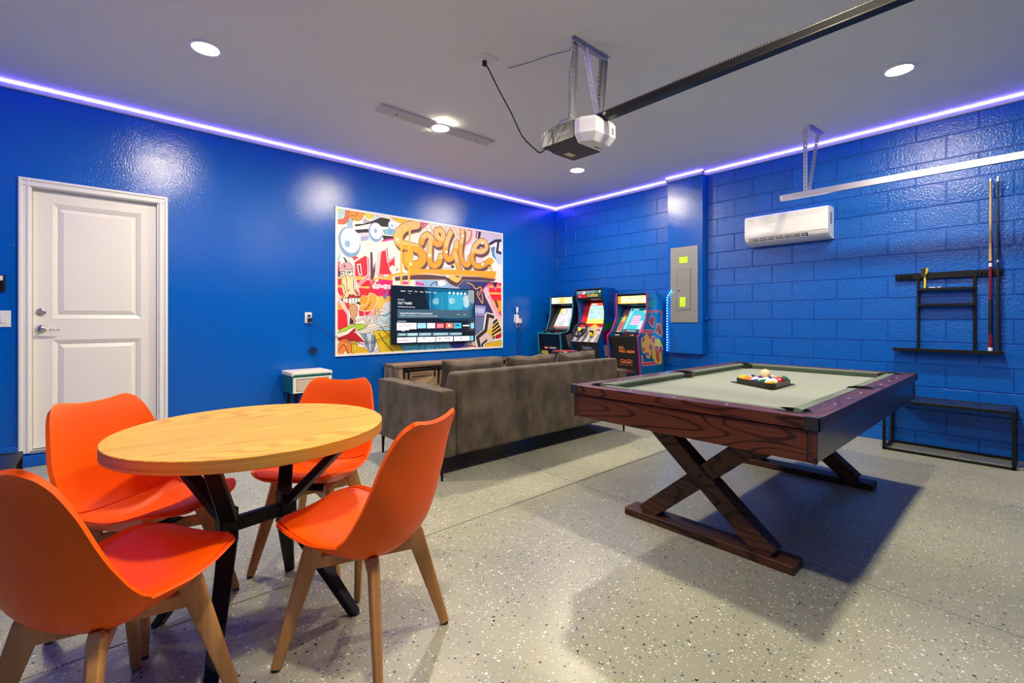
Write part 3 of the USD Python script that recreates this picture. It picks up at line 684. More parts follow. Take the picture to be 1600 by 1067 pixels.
for ax, lo, hi in (('x', (PX0 + i_, PY0 + i_), (PX1 - i_, PY0 + i_ + d_)), ('x', (PX0 + i_, PY1 - i_ - d_), (PX1 - i_, PY1 - i_)),
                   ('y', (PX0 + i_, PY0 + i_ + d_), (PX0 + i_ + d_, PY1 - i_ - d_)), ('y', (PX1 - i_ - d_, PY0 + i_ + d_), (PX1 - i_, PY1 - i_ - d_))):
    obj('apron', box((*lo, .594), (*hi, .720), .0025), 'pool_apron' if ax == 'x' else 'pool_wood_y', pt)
obj('groove', box((PX0 + .022, PY0 + .022, .70), (PX1 - .022, PY1 - .022, .729)).difference(box((PX0 + .1, PY0 + .1, .6), (PX1 - .1, PY1 - .1, .8))) if 0 else
    prism(sg.box(PX0 + .022, PY0 + .022, PX1 - .022, PY1 - .022).difference(sg.box(PX0 + .1, PY0 + .1, PX1 - .1, PY1 - .1)), (0, 0, .716), (1, 0, 0), (0, 1, 0), .013), 'dark_gap', pt)
obj('corner_post', cat_(*[box((x - .008, y - .008, .592), (x + .008, y + .008, .722), .003) for x in (PX0 + .018, PX1 - .018) for y in (PY0 + .018, PY1 - .018)]), 'pool_wood_y', pt)
for x, sx in ((PX0, 1), (PX1, -1)):
    for y, sy in ((PY0, 1), (PY1, -1)):
        obj('corner_cap', cat_(box((x - sx * .003, y - sy * .003, PZ - .049), (x + sx * .050, y + sy * .004, PZ + .003), .002), box((x - sx * .003, y - sy * .003, PZ - .049), (x + sx * .004, y + sy * .050, PZ + .003), .002),
                               hull([(x - sx * .003, y - sy * .003, PZ + e) for e in (.0005, .003)] + [(x + sx * .050, y - sy * .003, PZ + e) for e in (.0005, .003)] + [(x - sx * .003, y + sy * .050, PZ + e) for e in (.0005, .003)])), 'corner_metal', pt)
bed = sg.box(PX0 + .06, PY0 + .06, PX1 - .06, PY1 - .06).difference(holes)
obj('bed_cloth', prism(bed, (0, 0, BED - .025), (1, 0, 0), (0, 1, 0), .025), 'felt', pt)
obj('underside', box((PX0 + .03, PY0 + .03, .612), (PX1 - .03, PY1 - .03, .628)), 'pool_wood_x', pt)
def cushion(p0, p1, n, e0, e1):
    """Cushion along a rail from p0 to p1 (2-D, at the wood); n points to the bed; e0, e1: how far the nose is cut back at either end."""
    p0, p1, n = np.array(p0, float), np.array(p1, float), np.array(n, float); u = (p1 - p0) / np.linalg.norm(p1 - p0); parts = []
    sec = [(0, BED), (0, PZ + .001), (.034, PZ + .002), (.046, PZ - .001), (.051, PZ - .007), (.040, BED + .006), (.036, BED)]
    pts = []
    for p, e, s in ((p0, e0, 1), (p1, e1, -1)):
        pts += [(*(p + u * s * e * d / .05 + n * d), z) for d, z in sec]
    return hull(pts)
g2 = .070
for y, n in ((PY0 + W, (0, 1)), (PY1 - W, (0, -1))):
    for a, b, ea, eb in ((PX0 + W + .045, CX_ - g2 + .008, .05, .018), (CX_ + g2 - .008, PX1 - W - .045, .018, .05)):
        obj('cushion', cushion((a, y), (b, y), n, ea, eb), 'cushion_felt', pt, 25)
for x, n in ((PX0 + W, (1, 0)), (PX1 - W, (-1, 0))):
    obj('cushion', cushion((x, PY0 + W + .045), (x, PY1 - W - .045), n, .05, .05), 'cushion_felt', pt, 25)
for k, (x, y) in enumerate(corners + sides):
    r = .066 if k < 4 else .060
    out = np.array([x - CX_, y - CY_]); out = np.array([0, out[1]]) if k >= 4 else out / abs(out); a0 = math.atan2(out[1], out[0])
    ring = [(x + rr * math.cos(a), y + rr * math.sin(a)) for rr, aa in ((r - .002, np.linspace(a0 - 1.75, a0 + 1.75, 17)), (r + .006, np.linspace(a0 + 1.75, a0 - 1.75, 17))) for a in aa]
    pk_ = obj('pocket', cat_(lathe([(r - .002, PZ - .001), (r - .002, .64), (0, .635), (0, .63), (r + .002, .63), (r + .002, PZ - .006)], 24, (x, y, 0))), 'pocket_leather', pt, 40)
    obj('pocket_rim', prism(ring, (0, 0, PZ - .012), (1, 0, 0), (0, 1, 0), .0145), 'pocket_leather', pk_)
sx = [(PX0 + .048, CY_ + d) for d in (-.25, 0, .25)] + [(PX1 - .048, CY_ + d) for d in (-.25, 0, .25)]
sx += [(CX_ + d, y) for d in (-.70, -.47, -.235, .235, .47, .70) for y in (PY0 + .048, PY1 - .048)]
for x, y in sx: obj('sight', cyl((x, y, PZ - .003), (x, y, PZ + .0008), .0058, 10), 'pearl', pt)
for xc in (-3.195, -1.662):
    lf = obj('foot_beam', box((xc - .065, -4.495, 0), (xc + .065, -3.602, .042), .004), 'pool_leg', pt)
    A0, A1 = np.array((xc - .001, -4.385, .035)), np.array((xc - .001, -3.716, .618))
    B0, B1 = np.array((xc + .001, -3.716, .035)), np.array((xc + .001, -4.385, .618))
    obj('leg', beam(A0 - (0, -.03, -.02) if 0 else A0, A1, .092, .092, up=(0, 1, 1), c=.004), 'pool_leg', pt)
    mid = (B0 + B1) / 2; q = (B1 - B0) / np.linalg.norm(B1 - B0)
    obj('leg', cat_(beam(B0, mid - q * .0455, .086, .092, up=(0, -1, 1), c=.003), beam(mid + q * .0455, B1, .086, .092, up=(0, -1, 1), c=.003)), 'pool_leg', pt)
    obj('bolt', cyl((xc - .052, -4.05, .33), (xc - .043, -4.05, .33), .007, 8), 'black_metal', pt)
    obj('rail_support', box((xc - .06, PY0 + .05, .585), (xc + .06, PY1 - .05, .615), .003), 'pool_leg', pt)

# rack and balls
BR = .0286
cx, cy = -2.465, -4.092
zb = BED + BR
def hexrow():
    out = []
    for r in range(5):                                     # the apex points at the mural wall (+y)
        for c in range(r + 1): out.append((cx + (c - r / 2) * 2 * BR * 1.01, cy + (8 / 3 - r * 1.0) * BR * 1.732 * 1.01 - .0 + 0, r, c))
    return out
spots = hexrow()
my = np.mean([s[1] for s in spots]); spots = [(x, y - my + cy, r, c) for x, y, r, c in spots]
tr = shapely.MultiPoint([(s[0], s[1]) for s in spots]).convex_hull
rk = thing('ball_rack', 'dark triangular ball rack lying on the pool table cloth', 'rack', (cx, cy, BED))
obj('frame', prism(tr.buffer(BR + .009, quad_segs=6).difference(tr.buffer(BR + .001, quad_segs=6)), (0, 0, BED + .0005), (1, 0, 0), (0, 1, 0), .034), 'grey_plastic' if 0 else 'cue_black', rk)
obj('flange', prism(sg.Polygon([(sg.Point(0, 0), 0)] if 0 else list(tr.buffer(BR + .018, join_style=2, mitre_limit=1.6).exterior.coords)).difference(tr.buffer(BR + .006, quad_segs=6)), (0, 0, BED + .0004), (1, 0, 0), (0, 1, 0), .004), 'cue_black', rk)
BALLC = [(0.80, .47, .01), (.01, .07, .30), (.62, .01, .012), (.10, .01, .14), (.85, .20, .01), (.005, .14, .045), (.22, .012, .012), (.01, .01, .01)]
ORDER = {(0, 0): 1, (1, 0): 5, (1, 1): 8, (2, 0): 10, (2, 1): 4, (2, 2): 12, (3, 0): 14, (3, 1): 15, (3, 2): 2, (3, 3): 13, (4, 0): 9, (4, 1): 11, (4, 2): 3, (4, 3): 7, (4, 4): 6}
CNAME = ['yellow', 'blue', 'red', 'purple', 'orange', 'green', 'maroon', 'black']
for i, c in enumerate(BALLC): mat('ball_' + CNAME[i], c, .08)
mat('ball_white', (.80, .76, .64), .08); mat('cue_ball', (.80, .66, .40), .1)
BPOS = {1: 'in the mural-side corner of the rack', 6: 'in the right-hand corner of the rack', 9: 'in the corner of the rack nearest the viewer'}
def ball(num, x, y, z, seed):
    g = np.random.default_rng(seed)
    base = CNAME[(num - 1) % 8]; stripe = num > 8
    t = thing('pool_ball', f"{'white pool ball with a ' + base + ' stripe' if stripe else 'solid ' + base + ' pool ball'} {BPOS.get(num, 'in the triangular rack')}", 'pool ball', (x, y, z), group='pool balls on the table')
    s = trimesh.creation.icosphere(3, BR); view = np.array([EYE[0] - x, EYE[1] - y, EYE[2] - z]); view /= np.linalg.norm(view)
    ax = g.normal(size=3) * .35 + (0.2, -.3, .6); ax /= np.linalg.norm(ax)
    if stripe:
        ax = g.normal(size=3) * .3 + (0, 0, 1); ax /= np.linalg.norm(ax)
        d = s.triangles_center @ ax / BR
        obj('ball', move(s, (x, y, z)), 'ball_white', t, True)
        lat = np.linspace(-.5, .5, 9); pr2 = [(math.cos(a) * (BR + .00018), math.sin(a) * (BR + .00018)) for a in lat]
        b = lathe(pr2, 32); b.apply_transform(trimesh.geometry.align_vectors([0, 0, 1], ax)); b.apply_translation((x, y, z)); obj('stripe', b, 'ball_' + base, t, True)
        sp_ = np.cross(ax, (1, 0, 0)); sp_ /= np.linalg.norm(sp_); sp_ = sp_ if sp_ @ view > 0 else -sp_; sp_ = sp_ + .25 * ax
    else:
        obj('ball', move(s, (x, y, z)), 'ball_' + base, t, True); sp_ = ax
    sp_ = sp_ / np.linalg.norm(sp_)
    M = trimesh.geometry.align_vectors([0, 0, 1], sp_)
    cap = lathe([(0, math.sqrt((BR + .0003) ** 2))] + [(rr, math.sqrt((BR + .0003) ** 2 - rr * rr)) for rr in (.003, .006, .0078)], 18)
    cap.apply_transform(M); cap.apply_translation((x, y, z)); n_ = obj('number_spot', cap, 'ball_white', t, True)
    tx = meshkit.text_mesh(str(num), .0075, .0006, True); tx.apply_translation(-tx.bounds.mean(0) + (0, 0, BR - .0002)); tx.apply_transform(M); tx.apply_translation((x, y, z))
    obj('number', tx, 'ball_black', n_)
for k, (x, y, r, c) in enumerate(spots): ball(ORDER[(r, c)], x, y, zb, k + 3)
# the cue ball rests in a hollow between three balls
a, b, c = spots[4], spots[7], spots[8]
bx, by = (a[0] + b[0] + c[0]) / 3, (a[1] + b[1] + c[1]) / 3
tag(obj('cue_ball', move(trimesh.creation.icosphere(3, BR), (bx, by, zb + 2 * BR * .806)), 'cue_ball', None, True), 'cream cue ball resting on top of the racked balls', 'pool ball', 'pool balls on the table')

# ================================================================ LOUNGE
SX0, SX1, SB, SF, SZ = -3.788, -1.530, -2.432, -1.450, .155
so = thing('sofa', 'brown-grey velvet sofa seen from behind, on thin black legs', 'sofa', ((SX0 + SX1) / 2, (SB + SF) / 2, 0))
def soft(lo, hi, r, amp=.004, seed=0, n=14):
    m = trimesh.creation.icosphere(2); m = rbox(lo, hi, r, n)
    m = m.subdivide_to_size(.09, max_iter=6); m.merge_vertices()
    c = (np.array(lo) + np.array(hi)) / 2; d = m.vertices - c; d /= np.linalg.norm(d, axis=1, keepdims=True) + 1e-9
    m.vertices += d * (meshkit.fbm(m.vertices * 7.0, 3, seed)[:, None] - .5) * 2 * amp
    return m
obj('arm', soft((SX0, SB, SZ), (SX0 + .140, SF, .640), .018, .003, 1), 'velvet', so, 40)
obj('arm', soft((SX1 - .140, SB, SZ), (SX1, SF, .640), .018, .003, 2), 'velvet', so, 40)
# back: a slab that leans in towards the top
bk = soft((SX0 + .142, SB + .002, SZ), (SX1 - .142, SB + .20, .760), .028, .004, 3)
v = bk.vertices; top = np.clip((v[:, 2] - .55) / .2, 0, 1); v[:, 1] = np.where(v[:, 1] > SB + .1, v[:, 1] - .07 * top, v[:, 1] + .006 * top); bk.vertices = v
obj('back', bk, 'velvet', so, 40)
obj('seat_base', soft((SX0 + .142, SB + .19, SZ + .005), (SX1 - .142, SF + .01, .30), .02, .003, 4), 'velvet', so, 40)
for a, b, s in ((SX0 + .145, (SX0 + SX1) / 2 - .004, 5), ((SX0 + SX1) / 2 + .004, SX1 - .145, 6)):
    obj('seat_cushion', soft((a, SB + .25, .302), (b, SF - .02, .435), .045, .006, s), 'velvet', so, 50)
for x in (SX0 + .145, SX1 - .145): obj('seam', tube([(x, SB - .0005, SZ + .02), (x, SB - .0005, .63)], .0035, 6), 'velvet', so)
for x in (SX0 + .006, SX1 - .006): obj('arm_piping', tube([(x, SB + .01, .634), (x, SF - .01, .634)], .004, 6), 'velvet', so)
for x, y in ((-3.762, -2.418), (-1.556, -2.412), (-3.755, -1.475), (-1.560, -1.475)):
    obj('leg', cyl((x + .0, y, 0), (x, y + .006 * (1 if y < -2 else -1), SZ + .012), .0085, 10, 0, .0145), 'black_metal', so, 40)
def pillow(c, w, h, d, rx, seed, wob=.012, puff=.42):
    """Soft square cushion: thick in the middle, pinched towards its seam."""
    n = 22; a = np.linspace(-1, 1, n); X, Y = np.meshgrid(a, a, indexing='ij')
    e = np.clip(1 - abs(X) ** 2.6, 0, 1) ** puff * np.clip(1 - abs(Y) ** 2.6, 0, 1) ** puff
    pinch = 1 - .05 * (1 - abs(X) ** 2) * abs(Y) ** 4; pinch2 = 1 - .05 * (1 - abs(Y) ** 2) * abs(X) ** 4
    P = np.stack([X * w / 2 * pinch2, np.zeros_like(X), Y * h / 2 * pinch], -1)
    no = (meshkit.fbm(P * 6 + seed, 3, seed) - .5) * wob * 2
    A, B = P.copy(), P.copy(); A[..., 1] = -(d / 2 * e + no * e + .002); B[..., 1] = d / 2 * e + no * e + .002
    A[..., 2] += no; B[..., 2] += no
    m = sheet(A, B); m = rot(m, rx, (1, 0, 0)); m.apply_translation(c); return m
tag(obj('back_cushion', pillow((-3.272, -2.105, .632), .64, .40, .17, 14, 3), 'velvet', None, 60), 'brown velvet back cushion at the left end of the sofa', 'cushion', 'back cushions on the sofa')
tag(obj('back_cushion', pillow((-2.585, -2.075, .636), .64, .39, .15, 15, 9, .016), 'velvet', None, 60), 'slumped brown velvet back cushion in the middle of the sofa', 'cushion', 'back cushions on the sofa')
tag(obj('back_cushion', pillow((-1.975, -2.10, .634), .56, .40, .17, 14, 5, .014), 'velvet', None, 60), 'brown velvet back cushion at the right end of the sofa', 'cushion', 'back cushions on the sofa')

# TV console with sliding barn doors
KX0, KX1, KY, KZ = -3.045, -1.345, -.405, .622
kn = thing('tv_console', 'rustic wooden media console with barn doors under the television', 'console', ((KX0 + KX1) / 2, KY / 2, 0))
obj('top', box((KX0 - .012, KY - .015, KZ - .030), (KX1 + .012, -.035, KZ), .003), 'rustic_oak', kn)
for x in (KX0, KX1 - .022): obj('side', box((x, KY, 0), (x + .022, -.04, KZ - .031), .002), 'rustic_oak_up', kn)
obj('base', box((KX0 + .02, KY + .01, .05), (KX1 - .02, -.04, .075)), 'rustic_oak', kn)
obj('back_panel', box((KX0 + .02, -.055, .05), (KX1 - .02, -.045, KZ - .03)), 'rustic_oak', kn)
for x in (-2.47, -1.92): obj('divider', box((x - .011, KY + .02, .075), (x + .011, -.05, KZ - .03)), 'rustic_oak_up', kn)
for a, b in ((KX0 + .022, -2.481), (-2.459, -1.931), (-1.909, KX1 - .022)): obj('shelf', box((a, KY + .03, .33), (b, -.055, .348)), 'rustic_oak', kn)
obj('face_frame', cat_(box((KX0 + .002, KY - .002, .02), (KX0 + .06, KY + .016, KZ - .031), .002), box((KX1 - .06, KY - .002, .02), (KX1 - .002, KY + .016, KZ - .031), .002)), 'rustic_oak_up', kn)
obj('rail', cat_(box((KX0 + .05, KY - .018, KZ - .075), (KX1 - .05, KY - .010, KZ - .047), .002)), 'black_metal', kn)
for x0, x1 in ((-2.975, -2.545), (-1.835, -1.415)):
    dr = obj('barn_door', box((x0, KY - .022, .09), (x1, KY - .006, KZ - .085), .002), 'rustic_oak', kn)
    z0, z1 = .09, KZ - .085; w = .05
    for lo, hi in (((x0, z0), (x0 + w, z1)), ((x1 - w, z0), (x1, z1))): obj('board', box((lo[0], KY - .032, lo[1]), (hi[0], KY - .021, hi[1]), .002), 'rustic_oak_up', dr)
    for lo, hi in (((x0 + w, z0), (x1 - w, z0 + w)), ((x0 + w, z1 - w), (x1 - w, z1))): obj('board', box((lo[0], KY - .032, lo[1]), (hi[0], KY - .021, hi[1]), .002), 'rustic_oak', dr)
    zm = (z0 + z1) / 2; xm = (x0 + x1) / 2
    for s in (-1, 1):
        for q in (-1, 1):
            obj('brace', beam((xm + s * (xm - x0 - w), KY - .026, zm + q * (zm - z0 - w)), (xm + s * .01, KY - .026, zm + q * .012), .010, .040, up=(0, 0, 1), c=.001), 'rustic_oak', dr)
    for x in (x0 + .04, x1 - .04):
        hgr = obj('hanger', box((x - .011, KY - .038, KZ - .16), (x + .011, KY - .031, KZ - .050), .002), 'black_metal', dr)
        obj('wheel', cat_(cyl((x, KY - .036, KZ - .052), (x, KY - .022, KZ - .052), .017, 14, .002), *[cyl((x, KY - .041, KZ - .15 + d), (x, KY - .037, KZ - .15 + d), .005, 8) for d in (.012, .045)]), 'black_metal', dr)

# retro record player cabinet on tapered legs
TX0, TX1, TY0, TY1 = -4.180, -3.790, -.385, -.035
rp = thing('record_player', 'retro turquoise and cream record player cabinet on black legs', 'record player', ((TX0 + TX1) / 2, -.21, 0))
obj('body', box((TX0, TY0, .412), (TX1, TY1, .578), .004), 'teal', rp)
ld = obj('lid', box((TX0 - .003, TY0 - .002, .584), (TX1 + .003, TY1, .624), .005), 'cream', rp)
obj('lid_stripe', box((TX0 + .012, TY0 - .0035, .582), (TX1 - .008, TY0 + .01, .600), .001), 'teal', ld)
obj('front_panel', prism(sg.box(TX0 + .008, .420, TX1 - .006, .574).difference(sg.box(TX0 + .045, .442, TX1 - .045, .550).buffer(.008)), (0, TY0 + .004, 0), (1, 0, 0), (0, 0, 1), .010), 'cream', rp)
obj('grille', prism(sg.box(TX0 + .05, .447, TX1 - .05, .545).buffer(.008), (0, TY0 + .003, 0), (1, 0, 0), (0, 0, 1), .006), 'grille_cloth', rp)
obj('clasp', cat_(box((TX0 - .006, TY0 + .06, .572), (TX0 + .002, TY0 + .085, .592), .002)), 'nickel', rp)
for x, y in ((TX0 + .06, TY0 + .06), (TX1 - .06, TY0 + .06), (TX0 + .06, TY1 - .06), (TX1 - .06, TY1 - .06)):
    obj('leg', cyl((x + (.035 if x > -3.98 else -.035), y - (.03 if y < -.2 else -.03), 0), (x, y, .413), .010, 12, 0, .019), 'black_metal', rp, 40)

# ---------------------------------------------------------------- things on the mural wall
mu = thing('graffiti_poster', 'large graffiti poster with a white border hung on the blue wall', 'poster', (-2.383, 0, 1.578))
MX0, MX1, MZ0, MZ1 = -3.618, -1.148, .732, 2.423
obj('backing', box((MX0 + .004, -.010, MZ0 + .004), (MX1 - .004, -.001, MZ1 - .004)), 'white_trim', mu)
bw = .026
obj('border', prism(sg.box(MX0, MZ0, MX1, MZ1).difference(sg.box(MX0 + bw, MZ0 + bw, MX1 - bw, MZ1 - bw)), (0, -.001, 0), (1, 0, 0), (0, 0, 1), .0155), 'white_plastic', mu)
TVX0, TVX1, TVZ0, TVZ1, TVY = -2.962, -1.703, .843, 1.565, -.062
tv = thing('television', 'flat black television showing a menu, mounted in front of the graffiti poster', 'television', ((TVX0 + TVX1) / 2, TVY, 1.2))
obj('housing', cat_(box((TVX0, TVY, TVZ0), (TVX1, TVY + .018, TVZ1), .003), box((TVX0 + .2, TVY + .016, TVZ0 + .05), (TVX1 - .2, TVY + .038, TVZ0 + .42), .006)), 'tv_black', tv)
obj('wall_bracket', box((-2.45, TVY + .036, 1.05), (-2.21, -.011, 1.35), .003), 'black_metal', tv)
obj('bezel', prism(sg.box(TVX0, TVZ0, TVX1, TVZ1).difference(sg.box(TVX0 + .008, TVZ0 + .014, TVX1 - .008, TVZ1 - .008)), (0, TVY + .001, 0), (1, 0, 0), (0, 0, 1), .004), 'tv_black', tv)

def outlet(x, z, label, w=.072, h=.118):
    t = thing('wall_outlet', label, 'outlet', (x, 0, z), group='wall outlets beside the poster')
    obj('plate', box((x - w / 2, -.007, z - h / 2), (x + w / 2, .001, z + h / 2), .003), 'white_plastic', t)
    for s in (-1, 1):
        f = obj('receptacle', face_y(prism(sg.Point(0, 0).buffer(.0165, quad_segs=6).intersection(sg.box(-.0165, -.0135, .0165, .0135)), (0, 0, 0), (1, 0, 0), (0, 1, 0), .0025), x, -.006, z + s * .0195), 'white_plastic', t)
        obj('slot', face_y(cat_(box((-.0075, -.002, .002), (-.0055, .006, .0029)), box((.0055, -.002, .002), (.0075, .006, .0029)), cyl((0, -.007, .002), (0, -.007, .0029), .0023, 8)), x, -.006, z + s * .0195), 'dark_gap', f)
    return t
outlet(-3.905, 1.168, 'white wall outlet with black plugs, left of the graffiti poster')
ad = thing('power_adapter', 'small black power adapter plugged into the left wall outlet', 'adapter', (-3.898, 0, 1.15))
obj('body', box((-3.918, -.045, 1.118), (-3.880, -.008, 1.164), .004), 'black_plastic', ad)
def wire(lab, pts, r=.0025, m='black_rubber'): return tag(obj('cable', tube(spline(pts, 8), r, 6), m, None, True), lab, 'cable')
pl_ = thing('cable_plug', 'black plug in the upper socket of the left wall outlet', 'plug', (-3.905, -.02, 1.19))
obj('plug', cyl((-3.905, -.007, 1.190), (-3.902, -.032, 1.190), .013, 12, .003), 'black_plastic', pl_)
wire('black television cable sagging from the left outlet across the poster', [(-3.902, -.03, 1.19), (-3.84, -.035, 1.13), (-3.74, -.03, 1.02), (-3.66, -.028, .97), (-3.56, -.03, .945), (-3.38, -.03, .895), (-3.18, -.03, .895), (-3.03, -.032, .945), (-2.95, -.035, .99)], .0028)
wire('thin black cable running from the adapter down to the record player', [(-3.899, -.03, 1.12), (-3.895, -.022, 1.03), (-3.878, -.02, .92), (-3.866, -.018, .85), (-3.84, -.02, .80), (-3.835, -.03, .74), (-3.83, -.03, .66), (-3.83, -.033, .60)], .002)
rg = np.random.default_rng(4)
th = np.linspace(0, 9 * 2 * PI, 150)
cc = np.c_[-3.86 + .035 * np.cos(th) * (1 + .3 * np.sin(th * .37)), -.022 + .008 * np.sin(th * .21), .815 + .030 * np.sin(th) * (1 + .35 * np.cos(th * .29))]
tag(obj('cable_coil', tube(cc, .0018, 5), 'black_rubber', None, True), 'tangled coil of black cable above the record player', 'cable')
o2 = outlet(-.879, 1.165, 'white wall outlet right of the graffiti poster')
ex = thing('plug_in_tap', 'white plug-in power tap on the outlet right of the poster', 'power tap', (-.879, 0, 1.16))
obj('body', box((-.905, -.045, 1.090), (-.855, -.008, 1.225), .006), 'white_plastic', ex)
obj('adapter', box((-.872, -.085, 1.095), (-.826, -.044, 1.165), .006), 'white_plastic', ex)
wf_ = thing('wifi_plug', 'slim white plug-in device above the right wall outlet', 'plug', (-.885, 0, 1.29))
obj('body', rbox((-.903, -.050, 1.248), (-.866, -.020, 1.338), .012), 'white_plastic', wf_, 40); obj('stem', cyl((-.885, -.03, 1.222), (-.885, -.03, 1.25), .005, 8), 'white_plastic', wf_)
wire('white looped cord under the right wall outlet', [(-.895, -.03, 1.10), (-.90, -.03, 1.06), (-.88, -.03, 1.035), (-.85, -.035, 1.05), (-.84, -.05, 1.09)], .004, 'white_plastic')
wire('black cord hanging from the right outlet down behind the sofa', [(-.868, -.086, 1.15), (-.84, -.10, 1.15), (-.82, -.06, 1.10), (-.80, -.03, .99), (-.815, -.025, .85), (-.81, -.025, .74), (-.83, -.03, .62), (-.84, -.03, .40), (-.85, -.03, .03)], .0035)
wire('dark blue cord hanging straight down from the right outlet', [(-.862, -.06, 1.095), (-.862, -.03, 1.0), (-.865, -.022, .8), (-.86, -.022, .55), (-.86, -.025, .2), (-.87, -.03, .03)], .0028, 'cabinet_navy')
sw = thing('light_switch', 'white rocker light switch at the left edge, beside the door', 'light switch', (-6.16, 0, 1.153))
obj('plate', box((-6.222, -.007, 1.090), (-6.096, .001, 1.217), .003), 'white_plastic', sw)
for x in (-6.185, -6.133): obj('rocker', hull([(x - .0165, -.0075, 1.120), (x + .0165, -.0075, 1.120), (x - .0165, -.0075, 1.187), (x + .0165, -.0075, 1.187), (x - .0165, -.012, 1.122), (x + .0165, -.012, 1.122), (x - .0165, -.008, 1.185), (x + .0165, -.008, 1.185), (x + .0165, -.006, 1.187), (x - .0165, -.006, 1.187)]), 'white_trim', sw)
kp = thing('wall_control', 'black garage wall control with a white button above the light switch', 'control panel', (-6.155, 0, 1.425))
obj('body', box((-6.195, -.022, 1.362), (-6.122, .001, 1.488), .004), 'black_plastic', kp)
obj('button', box((-6.188, -.027, 1.444), (-6.136, -.021, 1.480), .002), 'white_plastic', kp)
obj('key', box((-6.188, -.025, 1.410), (-6.130, -.021, 1.438), .002), 'tv_black', kp); obj('key', box((-6.188, -.025, 1.376), (-6.130, -.021, 1.404), .002), 'tv_black', kp)

# ---------------------------------------------------------------- things on the block wall
ac = thing('air_conditioner', 'white wall-mounted split air conditioner on the blue block wall', 'air conditioner', (0, -3.46, 1.97))
AY0, AY1 = -3.862, -3.070
prof = [(-.005, 2.286), (-.150, 2.286), (-.188, 2.278), (-.205, 2.262), (-.207, 2.10), (-.203, 2.045), (-.188, 2.012), (-.150, 1.985), (-.09, 1.972), (-.005, 1.970)]
g = sg.Polygon(prof)
body = prism(g.buffer(-.001), (0, AY1 - .012, 0), (1, 0, 0), (0, 0, 1), AY1 - AY0 - .024)
obj('body', body, 'ac_white', ac, 30)
fp = [(-.150, 2.289), (-.190, 2.281), (-.2085, 2.263), (-.2105, 2.10), (-.2075, 2.052), (-.200, 2.052), (-.203, 2.10), (-.201, 2.258), (-.184, 2.274), (-.150, 2.282)]
obj('front_panel', prism(fp, (0, AY1 - .004, 0), (1, 0, 0), (0, 0, 1), AY1 - AY0 - .020), 'ac_white', ac, 30)
ec_ = sa.scale(g, 1.0, 1.0)
for y in (AY1, AY0 + .018):
    e = obj('end_cap', prism(g, (0, y, 0), (1, 0, 0), (0, 0, 1), .018), 'ac_white', ac, 30)
    if y < -3.5: obj('end_grille', box((-.135, AY0 - .001, 2.11), (-.075, AY0 + .002, 2.225), .002), 'grey_plastic', e)
v0, v1 = np.array((-.2065, 2.030)), np.array((-.176, 2.001))
obj('air_outlet', hull([(v0[0] + .0, y, v0[1]) for y in (AY1 - .05, AY0 + .18)] + [(v1[0], y, v1[1] - .001) for y in (AY1 - .05, AY0 + .18)] + [(-.16, y, 2.03) for y in (AY1 - .05, AY0 + .18)] + [(-.2055, y, 2.036) for y in (AY1 - .05, AY0 + .18)]), 'dark_gap', ac)
for i in range(7):
    y = AY1 - .07 - i * .08; obj('louver', box((-.207, y - .006, 2.004), (-.182, y, 2.034), .001), 'white_plastic', ac)
obj('vane', cat_(beam((-.209, AY1 - .055, 2.021), (-.209, AY0 + .185, 2.021), .012, .004, up=(.7, 0, .7)), beam((-.193, AY1 - .055, 2.003), (-.193, AY0 + .185, 2.003), .012, .004, up=(.7, 0, .7))), 'white_plastic', ac)
obj('indicator', cat_(box((-.2115, -3.385, 2.163), (-.2100, -3.373, 2.171)), box((-.2115, -3.36, 2.163), (-.2100, -3.350, 2.171)), box((-.2115, -3.318, 2.158), (-.2100, -3.308, 2.164))), 'led_dot', ac)
lg = Print()
for k, (w_, h_) in enumerate(((4, 9), (3, 6), (3, 9), (5, 6), (3, 6), (3, 9), (4, 6))): lg.rect((130, 132, 138), k * .0075, -h_ / 1000, k * .0075 + w_ / 1000, 0)
lg.mesh('lettering', (-.2116, AY1 - .045, 2.232), (0, -1, 0), (0, 0, -1), 'print', ac)

cr_ = thing('cue_rack', 'black wall-mounted cue rack with two shelves and cue clips', 'cue rack', (0, -4.695, 1.2))
obj('top_bar', box((-.042, -5.040, 1.513), (0, -4.352, 1.568), .003), 'black_metal', cr_)
for y in (-4.514, -4.874): obj('upright', box((-.040, y - .010, .886), (-.004, y + .010, 1.556), .002), 'black_metal', cr_)
for z in (1.420, 1.281): obj('shelf', cat_(box((-.085, -4.874, z - .008), (-.004, -4.514, z), .002), box((-.088, -4.874, z - .014), (-.082, -4.514, z + .008), .002)), 'black_metal', cr_)
obj('bottom_ledge', cat_(box((-.110, -5.045, .868), (-.002, -4.345, .882), .002), box((-.113, -5.045, .862), (-.107, -4.345, .890), .002)), 'black_metal', cr_)
for y in (-4.375, -4.415, -4.455, -4.905, -4.930, -4.974, -5.014):
    ring = [(.016 * math.cos(a), .016 * math.sin(a)) for a in np.radians(np.linspace(40, 320, 14))] + [(.011 * math.cos(a), .011 * math.sin(a)) for a in np.radians(np.linspace(320, 40, 14))]
    obj('clip', move(prism([(-q[0], q[1]) for q in ring], (0, 0, 0), (1, 0, 0), (0, 1, 0), .016), (-.058, y, 1.532)), 'black_plastic', cr_)
def cue(y, label, shaft, z0, ztop):
    x, t = -.062, thing('pool_cue', label, 'pool cue', (-.062, y, z0), group='pool cues in the rack')
    L = ztop - z0; R_ = lambda s: .0145 - (.0145 - .0062) * s / L
    def seg(nm, a, b, m, parent=t): return obj(nm, cyl((x, y, z0 + a), (x, y, z0 + b), R_(a), 12, 0, R_(b)), m, parent, 40)
    return t, seg, L
t, s_, L = cue(-4.970, 'maple pool cue with a dark red butt standing in the rack', 'maple', .882, 2.325)
